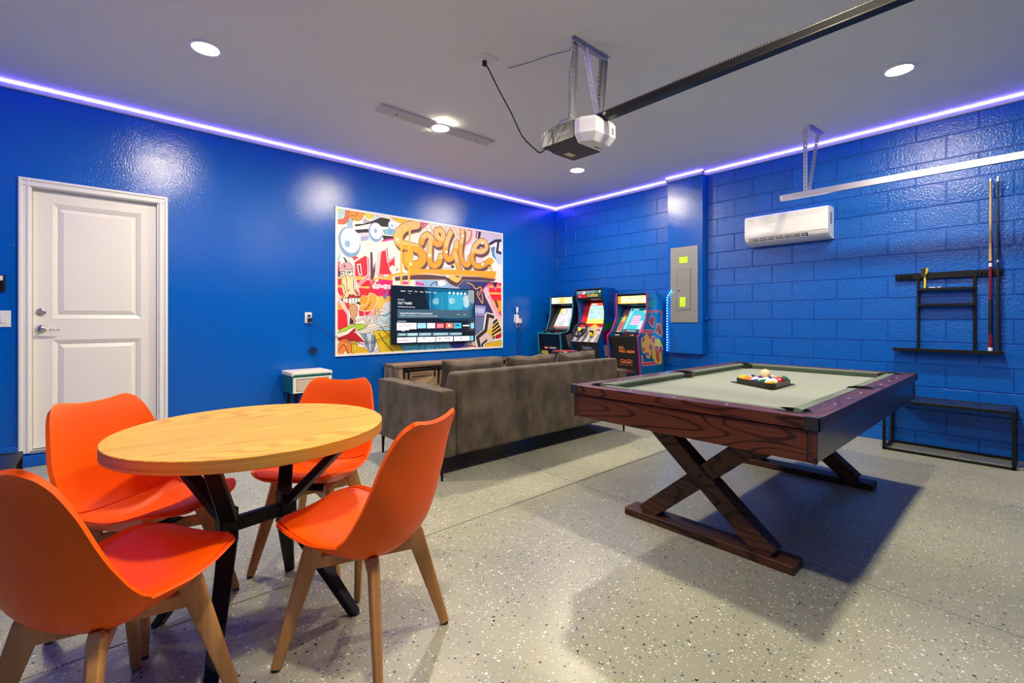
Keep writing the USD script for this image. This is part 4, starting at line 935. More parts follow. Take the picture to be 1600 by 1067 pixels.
s_('bumper', 0, .035, 'white_plastic'); s_('butt', .035, .145, 'cue_red'); s_('grip', .145, .43, 'cue_black'); s_('forearm', .43, .705, 'cue_red'); s_('collar', .705, .735, 'white_plastic')
s_('shaft_ring', .735, .750, 'cue_black'); s_('shaft', .750, L - .03, 'cue_maple'); s_('ferrule', L - .03, L - .006, 'white_plastic'); s_('tip', L - .006, L, 'cabinet_blue')
t, s_, L = cue(-5.013, 'black pool cue standing rightmost in the rack', 'black', .882, 2.333)
s_('bumper', 0, .02, 'black_rubber'); s_('butt', .02, .735, 'cue_black'); s_('collar', .735, .757, 'steel'); s_('shaft', .757, L - .05, 'cue_black'); s_('ferrule', L - .05, L - .006, 'white_plastic'); s_('tip', L - .006, L, 'cabinet_blue')
bu = thing('table_brush', 'small brush with a yellow handle and black bristles on the rack shelf', 'brush', (-.05, -4.56, 1.42))
obj('handle', tube(spline([(-.05, -4.560, 1.422), (-.052, -4.563, 1.49), (-.056, -4.560, 1.535), (-.06, -4.574, 1.57), (-.062, -4.578, 1.608)], 6), [.0085] * 10 + [.007] * 6 + [.0095] * 9, 8), 'yellow_plastic', bu, 40)
obj('bristles', hull([(x, y, z) for x in (-.075, -.035) for y, z in ((-4.563, 1.535), (-4.569, 1.607), (-4.538, 1.532), (-4.536, 1.606))]), 'black_rubber', bu)
for i, (y, z, a, lab) in enumerate(((-4.598, 1.4285, 8, 'leftmost white chalk cube on the rack shelf'), (-4.620, 1.4285, -10, 'middle white chalk cube with a red side on the rack shelf'), (-4.655, 1.4285, 30, 'tilted white chalk cube at the right of the brush and chalks'))):
    t = thing('chalk_cube', lab, 'chalk', (-.05, y, z), group='chalk cubes on the rack shelf'); obj('wrapper', rot(box((-.061, y - .010, z - .0085), (-.039, y + .010, z + .009), .002), a, (0, 0, 1), (-.05, y, z)), 'white_plastic', t)
    obj('label', rot(box((-.0615, y - .007, z - .004), (-.0608, y + .006, z + .003)), a, (0, 0, 1), (-.05, y, z)), 'red_plastic', t)

# ---------------------------------------------------------------- benches
def bench(label):
    L, D, Hh, w = .80, .385, .446, .022
    t = thing('bench', label, 'bench', group='black frame benches')
    obj('top_panel', box((w - .002, w - .002, Hh - .016), (L - w + .002, D - w + .002, Hh - .003), .001), 'bench_top', t)
    for a, b in (((0, 0), (L, w)), ((0, D - w), (L, D)), ((0, w), (w, D - w)), ((L - w, w), (L, D - w))):
        obj('top_frame', box((*a, Hh - w), (*b, Hh), .0015), 'black_metal', t)
        obj('floor_rail', box((*a, .002), (*b, .020), .0015), 'black_metal', t)
    for x in (0, L - w):
        for y in (0, D - w): obj('leg', box((x, y, 0), (x + w, y + w, Hh - w), .0015), 'black_metal', t)
    return t
b0 = bench('black metal frame bench under the cue rack beside the pool table')
place(b0, (-.005, -5.118, 0), 90)
copy_of(b0, 'bench', (-6.685, -2.012, 0), 0, 'black metal frame bench cut off at the left edge, in front of the door')

# flat artwork in millimetres from the top left corner of its panel
MURAL=[('p',(252,236,228),[[13,12],[1154,-38],[1154,904],[13,951]]),
('p',(232,214,228),[[1701,15],[2438,10],[2438,945],[1701,969]]),
('p',(252,236,228),[[13,776],[1154,703],[1154,1720],[13,1664]]),
('p',(120,196,226),[[585,1165],[695,1143],[1117,1136],[1117,1708],[629,1684],[520,1448]]),
('p',(190,226,240),[[457,1307],[695,1143],[706,1266],[629,1470],[520,1387]]),
('p',(96,190,222),[[686,1574],[1836,1579],[1836,1684],[811,1677]]),
('b',(40,60,150),[[1530,1592],[1779,1578],[1751,1646],[1639,1665],[1557,1639]],(150,60,180),8),
('l',(30,90,150),[[1070,1588],[1070,1630],[1046,1672]],None,11),
('l',(30,90,150),[[1168,1591],[1144,1623],[1168,1667]],None,11),
('b',(120,170,210),[[1294,1661],[1320,1607],[1359,1620],[1359,1675]],(38,32,40),6),
('b',(120,160,210),[[1411,1666],[1450,1634],[1490,1670]],(38,32,40),5),
('l',(210,30,80),[[1751,1658],[1850,1636],[1982,1655]],None,15),
('p',(150,190,230),[[1010,776],[1836,729],[1967,781],[1967,863],[1010,851]]),
('p',(240,60,150),[[1022,791],[1144,812],[1131,839],[1022,829]]),
('b',(252,246,240),[[1346,768],[1424,753],[1477,794],[1411,831],[1359,823]]),
('l',(40,50,110),[[1231,840],[1269,800],[1327,780],[1327,824]],None,11),
('p',(230,70,160),[[811,798],[927,797],[927,839],[811,834]]),
('p',(176,212,228),[[8,15],[113,12],[113,77],[46,163],[8,168]]),
('p',(246,214,40),[[13,18],[63,16],[51,53],[13,73]]),
('b',(236,104,66),[[118,14],[162,21],[157,118],[113,182],[46,196],[10,196],[10,154],[85,133],[112,86]],(38,32,40),4),
('b',(240,146,52),[[160,21],[322,20],[312,100],[251,129],[182,114],[157,89]],(38,32,40),4),
('l',(38,32,40),[[172,77],[251,70],[256,26]],None,5),
('b',(150,196,222),[[157,132],[207,125],[192,171],[197,209],[152,220],[138,178]],(38,32,40),3),
('p',(176,176,184),[[312,140],[348,66],[373,101],[415,102],[373,146]],(252,246,240),5),
('b',(246,214,40),[[327,20],[384,18],[431,27],[423,79],[379,76]],(38,32,40),4),
('p',(200,214,224),[[436,38],[510,32],[537,53],[457,99]],(38,32,40),3),
('b',(236,190,36),[[645,11],[774,13],[913,19],[907,56],[814,75],[729,55]],(38,32,40),4),
('p',(38,32,40),[[216,177],[332,152],[457,96],[553,45],[667,52],[656,107],[746,110],[729,143],[563,155],[415,140],[241,198]]),
('p',(252,246,240),[[197,170],[221,152],[216,206],[281,203],[373,180],[394,207],[251,233],[211,217]]),
('p',(38,32,40),[[211,241],[389,205],[394,247],[261,271]]),
('p',(38,32,40),[[563,261],[746,251],[749,278],[585,311]]),
('p',(110,180,210),[[563,192],[662,165],[774,189],[746,239],[596,249]],(252,246,240),4),
('l',(252,246,240),[[618,193],[629,243]],None,5),
('l',(252,246,240),[[695,204],[718,242]],None,5),
('p',(160,170,214),[[292,309],[396,283],[392,336],[302,363]]),
('p',(210,205,235),[[271,277],[384,253],[373,284],[292,304]]),
('l',(232,60,150),[[569,329],[662,300],[746,289]],None,22),
('p',(252,236,228),[[302,371],[394,341],[542,344],[746,306],[797,441],[785,649],[695,584],[629,406],[415,478],[211,546]]),
('b',(184,146,226),[[287,344],[294,423],[275,496],[233,546],[178,564],[120,548],[72,501],[41,432],[34,355],[52,285],[92,235],[146,214],[204,228],[255,274]]),
('b',(118,170,208),[[280,347],[287,422],[269,491],[230,538],[178,556],[123,540],[77,495],[48,430],[41,356],[58,290],[96,242],[147,222],[202,236],[249,280]]),
('b',(236,234,248),[[281,328],[287,393],[269,453],[233,495],[185,511],[135,499],[93,461],[67,405],[62,342],[79,283],[114,241],[161,223],[211,234],[254,271]]),
('b',(250,248,250),[[253,361],[257,407],[246,450],[222,479],[190,490],[156,481],[127,453],[109,412],[104,367],[115,325],[139,295],[171,283],[205,292],[234,320]]),
('b',(140,184,220),[[172,399],[172,417],[166,433],[154,445],[139,449],[125,445],[113,434],[107,418],[107,400],[114,384],[126,373],[140,369],[155,372],[166,383]]),
('b',(184,146,226),[[569,207],[570,259],[553,306],[521,338],[481,349],[442,337],[410,305],[392,259],[392,208],[409,161],[439,129],[479,117],[518,128],[551,160]]),
('b',(118,170,208),[[564,209],[565,258],[549,303],[519,333],[482,344],[444,332],[414,301],[397,257],[397,209],[412,165],[442,134],[479,123],[516,133],[547,164]]),
('b',(236,234,248),[[565,196],[565,239],[550,278],[522,305],[488,314],[454,305],[426,279],[411,241],[411,199],[426,161],[453,134],[487,123],[522,132],[550,158]]),
('b',(250,248,250),[[545,216],[545,247],[535,275],[517,294],[494,300],[470,293],[452,274],[441,247],[441,216],[451,189],[469,170],[492,163],[515,170],[534,189]]),
('b',(140,184,220),[[499,210],[499,223],[495,234],[488,241],[478,244],[469,241],[461,234],[457,223],[457,210],[461,199],[468,192],[478,189],[487,192],[494,199]]),
('b',(184,146,226),[[741,111],[741,140],[730,165],[711,183],[688,189],[665,182],[648,164],[639,138],[639,110],[650,84],[669,67],[692,61],[714,67],[732,85]]),
('b',(118,170,208),[[738,112],[738,139],[727,164],[710,180],[688,186],[667,179],[650,162],[641,138],[642,110],[652,86],[670,69],[691,64],[713,70],[730,87]]),
('b',(236,234,248),[[739,105],[738,128],[728,150],[712,164],[692,169],[673,164],[657,150],[650,129],[651,105],[660,84],[676,69],[696,64],[716,69],[731,84]]),
('b',(250,248,250),[[727,116],[727,133],[720,148],[709,158],[696,162],[683,158],[672,147],[667,132],[667,115],[674,100],[685,89],[698,86],[711,90],[722,100]]),
('b',(140,184,220),[[706,123],[706,132],[704,139],[699,145],[692,147],[686,145],[681,139],[678,132],[677,123],[680,116],[685,110],[691,108],[698,110],[703,116]]),
('b',(150,190,214),[[10,442],[42,476],[56,551],[42,609],[10,621]]),
('b',(252,246,240),[[10,423],[32,468],[44,523],[32,572],[10,579]]),
('p',(238,34,52),[[16,626],[54,618],[59,715],[16,734]]),
('p',(240,130,140),[[24,631],[38,625],[59,693],[49,708]]),
('p',(110,40,80),[[17,734],[43,716],[65,736],[54,791],[17,796]]),
('p',(238,34,52),[[17,815],[284,811],[583,811],[583,971],[17,992]]),
('p',(252,184,90),[[17,883],[284,883],[583,886],[583,906],[284,917],[17,912]]),
('p',(252,184,90),[[17,796],[330,769],[583,770],[583,805],[249,815],[17,814]]),
('p',(226,20,110),[[467,823],[587,816],[587,971],[330,980],[377,929]]),
('p',(238,34,52),[[221,615],[313,551],[354,522],[374,546],[380,737],[354,767],[232,775]]),
('p',(240,60,60),[[195,556],[232,542],[275,552],[209,599]]),
('p',(140,30,56),[[255,640],[292,626],[307,748],[281,758]],(252,246,240),12),
('p',(238,120,165),[[365,521],[401,549],[410,690],[395,782],[272,889],[261,862],[365,766],[386,731],[380,562]],(252,246,240),5),
('p',(238,120,165),[[398,770],[425,734],[443,824],[437,870],[413,843]]),
('p',(250,200,205),[[209,560],[227,625],[232,775],[261,862],[307,944],[284,982],[209,892]]),
('p',(232,26,44),[[307,882],[392,810],[413,877]]),
('p',(88,62,68),[[413,480],[440,472],[449,676],[479,576],[473,731],[440,819],[416,780]]),
('p',(250,200,205),[[583,417],[509,476],[485,639],[461,766],[521,728],[540,531]]),
('p',(238,34,52),[[583,440],[552,466],[537,600],[524,728],[587,738]]),
('l',(150,20,40),[[509,743],[587,753]],None,12),
('l',(150,20,40),[[512,766],[587,771]],None,12),
('p',(250,200,205),[[437,881],[503,792],[540,819],[515,918],[473,934]],(252,246,240),8),
('p',(190,40,70),[[479,845],[503,815],[521,820],[515,855]]),
('p',(238,34,52),[[558,464],[607,431],[629,569],[690,723],[523,734]]),
('p',(238,120,165),[[612,410],[635,407],[651,552],[734,498],[734,514],[642,578]]),
('p',(238,34,52),[[642,586],[729,519],[727,612],[776,660],[746,683],[673,668]]),
('b',(252,246,240),[[656,649],[695,610],[751,641],[740,684],[673,688]]),
('l',(190,30,50),[[510,745],[695,759]],None,7),
('p',(252,184,90),[[510,760],[706,768],[706,804],[510,805]]),
('p',(226,24,110),[[520,789],[701,794],[697,855],[520,844]]),
('p',(248,200,220),[[520,854],[695,866],[684,902],[520,894]]),
('p',(220,20,100),[[457,907],[695,907],[684,989],[478,996]]),
('p',(238,34,52),[[271,906],[457,912],[520,995],[292,993]]),
('p',(246,160,40),[[312,997],[684,995],[673,1143],[457,1227],[281,1169],[271,1052]]),
('p',(248,196,90),[[457,1007],[684,995],[673,1133],[510,1166]]),
('p',(226,226,240),[[585,1074],[684,1041],[679,1164],[563,1216]]),
('p',(120,120,200),[[645,848],[634,961],[612,1033],[569,1009],[618,941]]),
('p',(238,34,52),[[16,918],[143,960],[157,1113],[143,1344],[56,1391],[18,1390]]),
('p',(246,160,40),[[18,1003],[94,1000],[133,1162],[18,1165]]),
('p',(238,34,52),[[271,1160],[457,1177],[415,1217],[281,1238]]),
('p',(250,200,205),[[13,927],[85,1057],[152,1171],[167,1306],[143,1344],[133,1219],[51,1096],[13,1041]]),
('b',(248,170,60),[[281,1120],[373,1079],[404,964],[499,1006],[457,1147],[353,1178],[281,1159]],(252,246,240),6),
('b',(150,20,40),[[312,1164],[373,1133],[420,1058],[404,1108],[358,1158]]),
('p',(240,170,190),[[384,1217],[467,1137],[457,1227],[415,1247]]),
('b',(246,208,150),[[76,790],[109,711],[153,752],[215,781],[209,870],[238,952],[284,1028],[181,1020],[92,1034],[112,952],[70,861]],(38,32,40),5),
('b',(244,160,172),[[62,699],[81,648],[131,620],[181,635],[207,696],[181,695],[125,702]],(38,32,40),5),
('p',(60,40,50),[[90,566],[103,565],[142,613],[117,621]]),
('k',(38,32,40),[[106,654],[115,670],[105,679],[98,668],[106,654]],None,8),
('b',(252,246,240),[[108,750],[106,765],[99,778],[89,785],[79,786],[69,780],[62,768],[60,753],[62,738],[69,725],[79,718],[89,717],[99,723],[106,735]],(38,32,40),6),
('b',(252,246,240),[[201,730],[200,748],[195,763],[185,773],[172,776],[160,770],[150,758],[145,741],[145,723],[151,708],[161,698],[173,695],[186,701],[195,713]],(38,32,40),6),
('b',(38,32,40),[[91,756],[90,761],[87,764],[83,766],[78,767],[73,765],[70,762],[69,758],[70,753],[73,750],[78,748],[83,747],[87,749],[90,752]]),
('b',(38,32,40),[[177,734],[176,739],[172,742],[167,744],[162,745],[157,743],[153,740],[152,736],[153,731],[157,728],[162,726],[167,725],[172,727],[176,730]]),
('l',(38,32,40),[[62,731],[109,733]],None,7),
('l',(38,32,40),[[147,714],[204,727]],None,7),
('l',(38,32,40),[[120,765],[134,896],[137,953],[153,947],[176,930]],None,6),
('p',(250,216,170),[[65,830],[211,821],[231,937],[241,995],[104,1019],[80,934]]),
('l',(38,32,40),[[131,826],[138,950],[167,930]],None,6),
('l',(38,32,40),[[65,830],[113,942],[104,1009]],None,6),
('l',(38,32,40),[[211,831],[216,928],[251,985]],None,6),
('p',(60,40,56),[[241,1073],[287,1071],[292,1096],[251,1097]]),
('b',(186,30,40),[[61,1044],[143,1019],[162,983],[192,996],[211,981],[231,1000],[302,993],[281,1021],[211,1017],[113,1042],[85,1062]],(38,32,40),4),
('p',(252,250,240),[[85,1034],[113,1026],[119,1076],[92,1081]],(38,32,40),4),
('p',(252,250,240),[[113,1033],[143,1025],[148,1082],[121,1088]],(38,32,40),4),
('p',(252,250,240),[[152,1032],[182,1024],[188,1091],[160,1096]],(38,32,40),4),
('p',(252,250,240),[[190,1030],[219,1023],[225,1086],[198,1091]],(38,32,40),4),
('p',(252,250,240),[[223,1029],[253,1022],[259,1076],[231,1082]],(38,32,40),4),
('p',(252,250,240),[[256,1028],[287,1021],[293,1068],[264,1073]],(38,32,40),4),
('b',(214,160,116),[[157,1108],[221,1097],[256,1131],[251,1218],[226,1267],[231,1320],[207,1320],[202,1267],[167,1190]],(38,32,40),5),
('p',(52,40,60),[[172,1238],[207,1286],[211,1325],[162,1330]]),
('b',(176,216,40),[[27,1428],[65,1381],[162,1344],[211,1335],[312,1326],[353,1365],[251,1398],[231,1354],[113,1406]],(38,32,40),5),
('p',(252,246,240),[[32,1433],[113,1409],[231,1356],[256,1403],[231,1383],[143,1440]]),
('p',(190,20,30),[[18,1485],[143,1440],[231,1364],[241,1432],[353,1543],[251,1530],[152,1527],[27,1513]]),
('b',(240,136,50),[[23,1589],[56,1514],[113,1492],[162,1527],[211,1669],[23,1669]],(38,32,40),5),
('l',(38,32,40),[[37,1637],[65,1581],[104,1563],[152,1666]],None,7),
('p',(252,246,240),[[94,1668],[113,1621],[138,1670]],(38,32,40),3),
('b',(228,186,30),[[192,1518],[241,1520],[332,1591],[394,1673],[211,1669],[187,1586]],(38,32,40),5),
('b',(240,210,60),[[211,1558],[241,1568],[241,1641],[221,1631]],(38,32,40),3),
('p',(252,246,240),[[241,1529],[292,1555],[363,1592],[312,1600],[271,1589]],(38,32,40),3),
('p',(150,160,172),[[281,1433],[353,1434],[342,1513]],(38,32,40),3),
('p',(120,150,180),[[342,1434],[415,1426],[478,1507],[457,1646],[415,1669],[353,1572]],(38,32,40),5),
('p',(200,216,226),[[373,1445],[425,1436],[415,1644]],(252,246,240),4),
('l',(38,32,40),[[457,1446],[478,1567],[425,1674]],None,7),
('p',(206,206,214),[[457,1666],[499,1608],[531,1664]],(38,32,40),3),
('p',(226,196,30),[[441,1401],[662,1410],[740,1514],[854,1669],[537,1668],[510,1578]],(38,32,40),6),
('k',(38,32,40),[[520,1438],[585,1540],[706,1667]],None,10),
('p',(180,216,60),[[618,1490],[673,1533],[679,1584],[629,1542]]),
('l',(38,32,40),[[241,1291],[312,1267],[394,1227]],None,21),
('l',(38,32,40),[[337,1159],[353,1306],[368,1356]],None,21),
('l',(38,32,40),[[379,1336],[394,1237],[415,1326],[436,1267]],None,21),
('l',(38,32,40),[[436,1307],[478,1267],[457,1217],[441,1307],[499,1317]],None,21),
('l',(38,32,40),[[488,1121],[510,1337],[520,1357]],None,21),
('l',(38,32,40),[[542,1176],[596,1145],[510,1186],[585,1307],[673,1266]],None,21),
('k',(38,32,40),[[226,1422],[457,1366],[684,1328]],None,24),
('k',(38,32,40),[[353,1434],[520,1387],[684,1354]],None,21),
('l',(252,246,240),[[241,1291],[312,1267],[394,1227]],None,11),
('l',(252,246,240),[[337,1159],[353,1306],[368,1356]],None,11),
('l',(252,246,240),[[379,1336],[394,1237],[415,1326],[436,1267]],None,11),
('l',(252,246,240),[[436,1307],[478,1267],[457,1217],[441,1307],[499,1317]],None,11),
('l',(252,246,240),[[488,1121],[510,1337],[520,1357]],None,11),
('l',(252,246,240),[[542,1176],[596,1145],[510,1186],[585,1307],[673,1266]],None,11),
('k',(252,246,240),[[226,1422],[457,1366],[684,1328]],None,15),
('k',(252,246,240),[[353,1434],[520,1387],[684,1354]],None,11),
('l',(20,80,150),[[520,1216],[607,1226],[684,1174]],None,10),
('l',(38,32,40),[[542,1347],[607,1429],[673,1471]],None,8),
('p',(210,200,220),[[1959,16],[2438,16],[2438,165],[2216,165],[2078,120]]),
('p',(200,40,90),[[1974,20],[2001,21],[1989,131],[1967,134]]),
('p',(52,32,74),[[2019,21],[2066,20],[2045,136],[2004,135]]),
('p',(220,90,140),[[1088,21],[1224,19],[1162,76],[1076,163]]),
('p',(236,210,196),[[1701,15],[1901,18],[1901,165],[1701,279],[1457,193],[1470,12]]),
('l',(236,190,120),[[1150,45],[1187,116],[1137,177],[1199,223]],None,11),
('l',(206,150,96),[[1224,44],[1262,115],[1212,167],[1275,214]],None,11),
('l',(236,190,120),[[1301,42],[1339,114],[1288,158],[1352,205]],None,11),
('l',(206,150,96),[[1378,40],[1417,113],[1365,149],[1430,196]],None,11),
('l',(236,190,120),[[1457,39],[1497,112],[1444,139],[1510,187]],None,11),
('l',(206,150,96),[[1537,37],[1578,111],[1523,129],[1591,177]],None,11),
('l',(236,190,120),[[1618,35],[1660,110],[1605,119],[1674,168]],None,11),
('l',(206,150,96),[[1701,34],[1743,109],[1687,109],[1758,158]],None,11),
('l',(236,190,120),[[1786,32],[1829,108],[1772,98],[1843,148]],None,11),
('l',(226,104,60),[[1843,31],[1894,25],[1879,144],[1786,247],[1701,302]],None,27),
('l',(240,170,150),[[1908,23],[1901,165],[1758,343]],None,8),
('p',(252,240,238),[[2109,165],[2438,128],[2438,821],[2232,709],[2109,476]]),
('p',(190,210,236),[[2326,287],[2438,301],[2438,474],[2358,444]]),
('p',(70,140,190),[[2239,235],[2326,202],[2310,301],[2358,419],[2271,354]],(230,240,250),4),
('k',(44,36,70),[[2216,189],[2326,128],[2430,110]],None,41),
('k',(44,36,70),[[2389,121],[2358,284],[2430,296]],None,41),
('p',(60,80,140),[[1564,724],[2033,708],[2294,730],[2094,916],[1701,854]]),
('b',(244,240,250),[[1537,319],[1591,189],[1639,195],[1591,359]]),
('b',(244,240,250),[[1786,375],[1843,241],[1894,259],[1843,404]]),
('b',(244,240,250),[[1262,435],[1339,417],[1339,472],[1288,488]]),
('p',(250,244,250),[[1391,479],[1591,495],[1591,575],[1404,589]],(88,62,68),4),
('p',(38,32,40),[[1550,544],[1605,545],[1605,574],[1564,577]]),
('l',(206,160,140),[[1051,101],[967,128],[873,169],[804,249],[787,313],[838,375],[943,390],[1063,411],[1130,469],[1142,532],[1087,602],[979,631],[920,604],[908,510]],None,136),
('l',(206,160,140),[[1251,300],[1245,389],[1242,487],[1257,584],[1321,604],[1379,564],[1415,472]],None,101),
('l',(206,160,140),[[1120,325],[1151,252],[1213,212],[1264,244],[1308,294],[1373,321],[1432,270],[1452,178],[1412,127],[1347,146],[1347,207],[1379,237]],None,98),
('l',(206,160,140),[[1572,141],[1518,249],[1491,353],[1485,444],[1525,502],[1592,474],[1640,384],[1671,267]],None,98),
('l',(206,160,140),[[1647,418],[1675,518],[1710,630]],None,93),
('l',(206,160,140),[[1766,83],[1759,199],[1731,341],[1745,466],[1809,554],[1873,537],[1898,442]],None,90),
('l',(206,160,140),[[1990,351],[2088,354],[2179,297],[2171,213],[2088,198],[2005,249],[1946,355],[1931,474],[1998,557],[2103,550],[2210,487]],None,93),
('l',(88,62,68),[[1047,98],[963,125],[869,165],[800,245],[783,309],[835,371],[940,387],[1059,407],[1126,465],[1139,528],[1084,597],[975,627],[916,600],[904,506]],None,119),
('l',(88,62,68),[[1247,296],[1241,385],[1238,483],[1254,580],[1317,600],[1375,560],[1411,468]],None,84),
('l',(88,62,68),[[1116,321],[1147,248],[1209,208],[1260,240],[1304,290],[1369,317],[1428,266],[1448,174],[1408,123],[1343,142],[1343,203],[1375,233]],None,81),
('l',(88,62,68),[[1568,137],[1514,245],[1487,349],[1481,439],[1521,498],[1588,469],[1636,380],[1667,262]],None,81),
('l',(88,62,68),[[1643,413],[1671,514],[1706,626]],None,76),
('l',(88,62,68),[[1762,79],[1755,195],[1727,337],[1741,462],[1804,550],[1869,533],[1894,437]],None,73),
('l',(88,62,68),[[1986,347],[2083,349],[2174,292],[2167,209],[2083,194],[2001,244],[1942,351],[1927,470],[1993,553],[2098,545],[2205,483]],None,76),
('l',(176,112,80),[[1031,66],[948,93],[854,134],[785,213],[768,278],[820,339],[924,354],[1043,374],[1110,432],[1123,495],[1068,564],[960,594],[901,567],[889,474]],None,123),
('l',(248,166,32),[[1031,66],[948,93],[854,134],[785,213],[768,278],[820,339],[924,354],[1043,374],[1110,432],[1123,495],[1068,564],[960,594],[901,567],[889,474]],None,102),
('h',(252,228,176),[[1031,66],[948,93],[854,134],[785,213],[768,278],[820,339],[924,354],[1043,374],[1110,432],[1123,495],[1068,564],[960,594],[901,567],[889,474]],(52,),105),
('l',(176,112,80),[[1231,263],[1224,351],[1222,450],[1237,547],[1301,566],[1359,526],[1394,434]],None,92),
('l',(176,112,80),[[1100,289],[1131,215],[1193,175],[1243,207],[1288,257],[1352,283],[1411,232],[1430,140],[1391,90],[1326,109],[1326,170],[1359,199]],None,90),
('l',(248,166,32),[[1231,263],[1224,351],[1222,450],[1237,547],[1301,566],[1359,526],[1394,434]],None,70),
('l',(248,166,32),[[1100,289],[1131,215],[1193,175],[1243,207],[1288,257],[1352,283],[1411,232],[1430,140],[1391,90],[1326,109],[1326,170],[1359,199]],None,68),
('h',(252,228,176),[[1231,263],[1224,351],[1222,450],[1237,547],[1301,566],[1359,526],[1394,434]],(66,),67),
('h',(252,228,176),[[1100,289],[1131,215],[1193,175],[1243,207],[1288,257],[1352,283],[1411,232],[1430,140],[1391,90],[1326,109],[1326,170],[1359,199]],(66,),64),
('l',(176,112,80),[[1550,103],[1497,211],[1470,315],[1463,405],[1503,463],[1571,435],[1618,345],[1649,228]],None,90),
('l',(176,112,80),[[1625,379],[1653,479],[1687,591]],None,85),
('l',(248,166,32),[[1550,103],[1497,211],[1470,315],[1463,405],[1503,463],[1571,435],[1618,345],[1649,228]],None,68),
('l',(248,166,32),[[1625,379],[1653,479],[1687,591]],None,63),
('h',(252,228,176),[[1550,103],[1497,211],[1470,315],[1463,405],[1503,463],[1571,435],[1618,345],[1649,228]],(55,),64),
('h',(252,228,176),[[1625,379],[1653,479],[1687,591]],(55,),58),
('l',(176,112,80),[[1743,44],[1736,160],[1708,302],[1722,427],[1786,514],[1850,497],[1875,402]],None,82),
('l',(248,166,32),[[1743,44],[1736,160],[1708,302],[1722,427],[1786,514],[1850,497],[1875,402]],None,60),
('h',(252,228,176),[[1743,44],[1736,160],[1708,302],[1722,427],[1786,514],[1850,497],[1875,402]],(40,),55),
('l',(176,112,80),[[1967,311],[2063,313],[2154,256],[2147,173],[2063,158],[1981,209],[1923,315],[1908,434],[1974,517],[2078,509],[2185,446]],None,85),
('l',(248,166,32),[[1967,311],[2063,313],[2154,256],[2147,173],[2063,158],[1981,209],[1923,315],[1908,434],[1974,517],[2078,509],[2185,446]],None,63),
('h',(252,228,176),[[1967,311],[2063,313],[2154,256],[2147,173],[2063,158],[1981,209],[1923,315],[1908,434],[1974,517],[2078,509],[2185,446]],(50,),58),
('b',(88,62,68),[[2004,236],[2063,215],[2147,247],[2078,246]]),
('b',(246,170,40),[[2299,424],[2291,447],[2270,467],[2240,479],[2207,481],[2178,474],[2157,458],[2150,437],[2157,414],[2178,395],[2207,382],[2240,379],[2270,387],[2291,403]]),
('l',(246,170,40),[[2239,466],[2271,658],[2271,767]],None,19),
('l',(246,178,60),[[2185,518],[2232,521],[2239,563]],None,19),
('p',(250,170,40),[[658,726],[782,698],[932,635],[1497,604],[2345,570],[2326,667],[2033,663],[1483,678],[1174,676],[932,696],[714,743],[647,799],[620,770]]),
('p',(88,62,68),[[725,753],[932,711],[1212,690],[1470,696],[1537,726],[1646,748],[1715,727],[1729,680],[2048,669],[2342,684],[2294,720],[1758,730],[1715,778],[1646,836],[1537,799],[1470,743],[932,774],[736,799]],(206,160,150),7),
('b',(250,196,100),[[1483,689],[1591,688],[1715,681],[1701,739],[1646,771],[1550,736]]),
('b',(88,62,68),[[1605,678],[1694,682],[1674,701]]),
('p',(246,150,36),[[932,698],[1199,682],[932,724]]),
('p',(246,140,40),[[2048,660],[2326,664],[2294,683],[2109,674]]),
('l',(248,190,70),[[829,145],[820,397],[815,835]],None,29),
('l',(248,190,70),[[936,131],[927,386],[922,829]],None,29),
('b',(246,178,50),[[889,442],[936,395],[983,433],[978,519],[924,597],[872,517]]),
('b',(252,246,240),[[831,677],[866,649],[907,683],[866,696]]),
('b',(255,244,220),[[967,572],[965,581],[960,588],[952,592],[944,593],[936,590],[931,584],[929,576],[931,567],[936,560],[944,556],[952,555],[960,558],[965,564]]),
('b',(255,244,220),[[781,287],[779,295],[774,302],[767,306],[759,307],[751,305],[746,299],[745,291],[746,283],[751,275],[759,271],[767,270],[774,273],[779,279]]),
('b',(255,244,220),[[1503,368],[1501,376],[1496,383],[1488,388],[1479,389],[1471,386],[1465,380],[1463,372],[1465,363],[1471,356],[1479,351],[1488,351],[1496,353],[1501,360]]),
('b',(255,244,220),[[1243,437],[1242,445],[1236,452],[1229,456],[1220,457],[1213,454],[1208,448],[1206,440],[1208,432],[1213,425],[1220,421],[1229,420],[1236,423],[1242,429]]),
('b',(255,244,220),[[2116,482],[2114,491],[2108,498],[2099,503],[2089,504],[2079,500],[2073,494],[2071,485],[2073,476],[2079,469],[2089,464],[2099,463],[2108,466],[2114,473]]),
('b',(255,244,220),[[1772,122],[1770,130],[1764,138],[1755,143],[1746,144],[1737,141],[1731,135],[1729,127],[1731,118],[1737,110],[1746,106],[1755,104],[1764,107],[1770,113]]),
('b',(255,244,220),[[968,574],[966,582],[961,588],[954,592],[946,593],[939,590],[934,584],[932,577],[934,569],[939,562],[946,558],[954,557],[961,560],[966,566]]),
('b',(255,244,220),[[1517,693],[1515,701],[1509,708],[1501,713],[1492,713],[1484,710],[1479,704],[1477,695],[1479,687],[1484,680],[1492,676],[1501,675],[1509,678],[1515,685]]),
('b',(255,244,220),[[2109,183],[2106,192],[2100,200],[2091,205],[2081,206],[2072,203],[2066,196],[2063,188],[2066,179],[2072,171],[2081,166],[2091,165],[2100,168],[2106,174]]),
('p',(50,50,110),[[1823,758],[2208,737],[2172,843],[2294,1183],[2172,1184],[1948,1047],[1891,855]]),
('l',(240,170,50),[[1823,762],[1913,790],[1971,843],[2053,811],[2065,857],[2029,924]],None,16),
('l',(240,170,50),[[2018,878],[1994,907],[2029,971],[2094,1039],[2082,903]],None,16),
('p',(238,34,52),[[2208,747],[2438,734],[2438,1259],[2382,1182],[2294,1049],[2208,908]]),
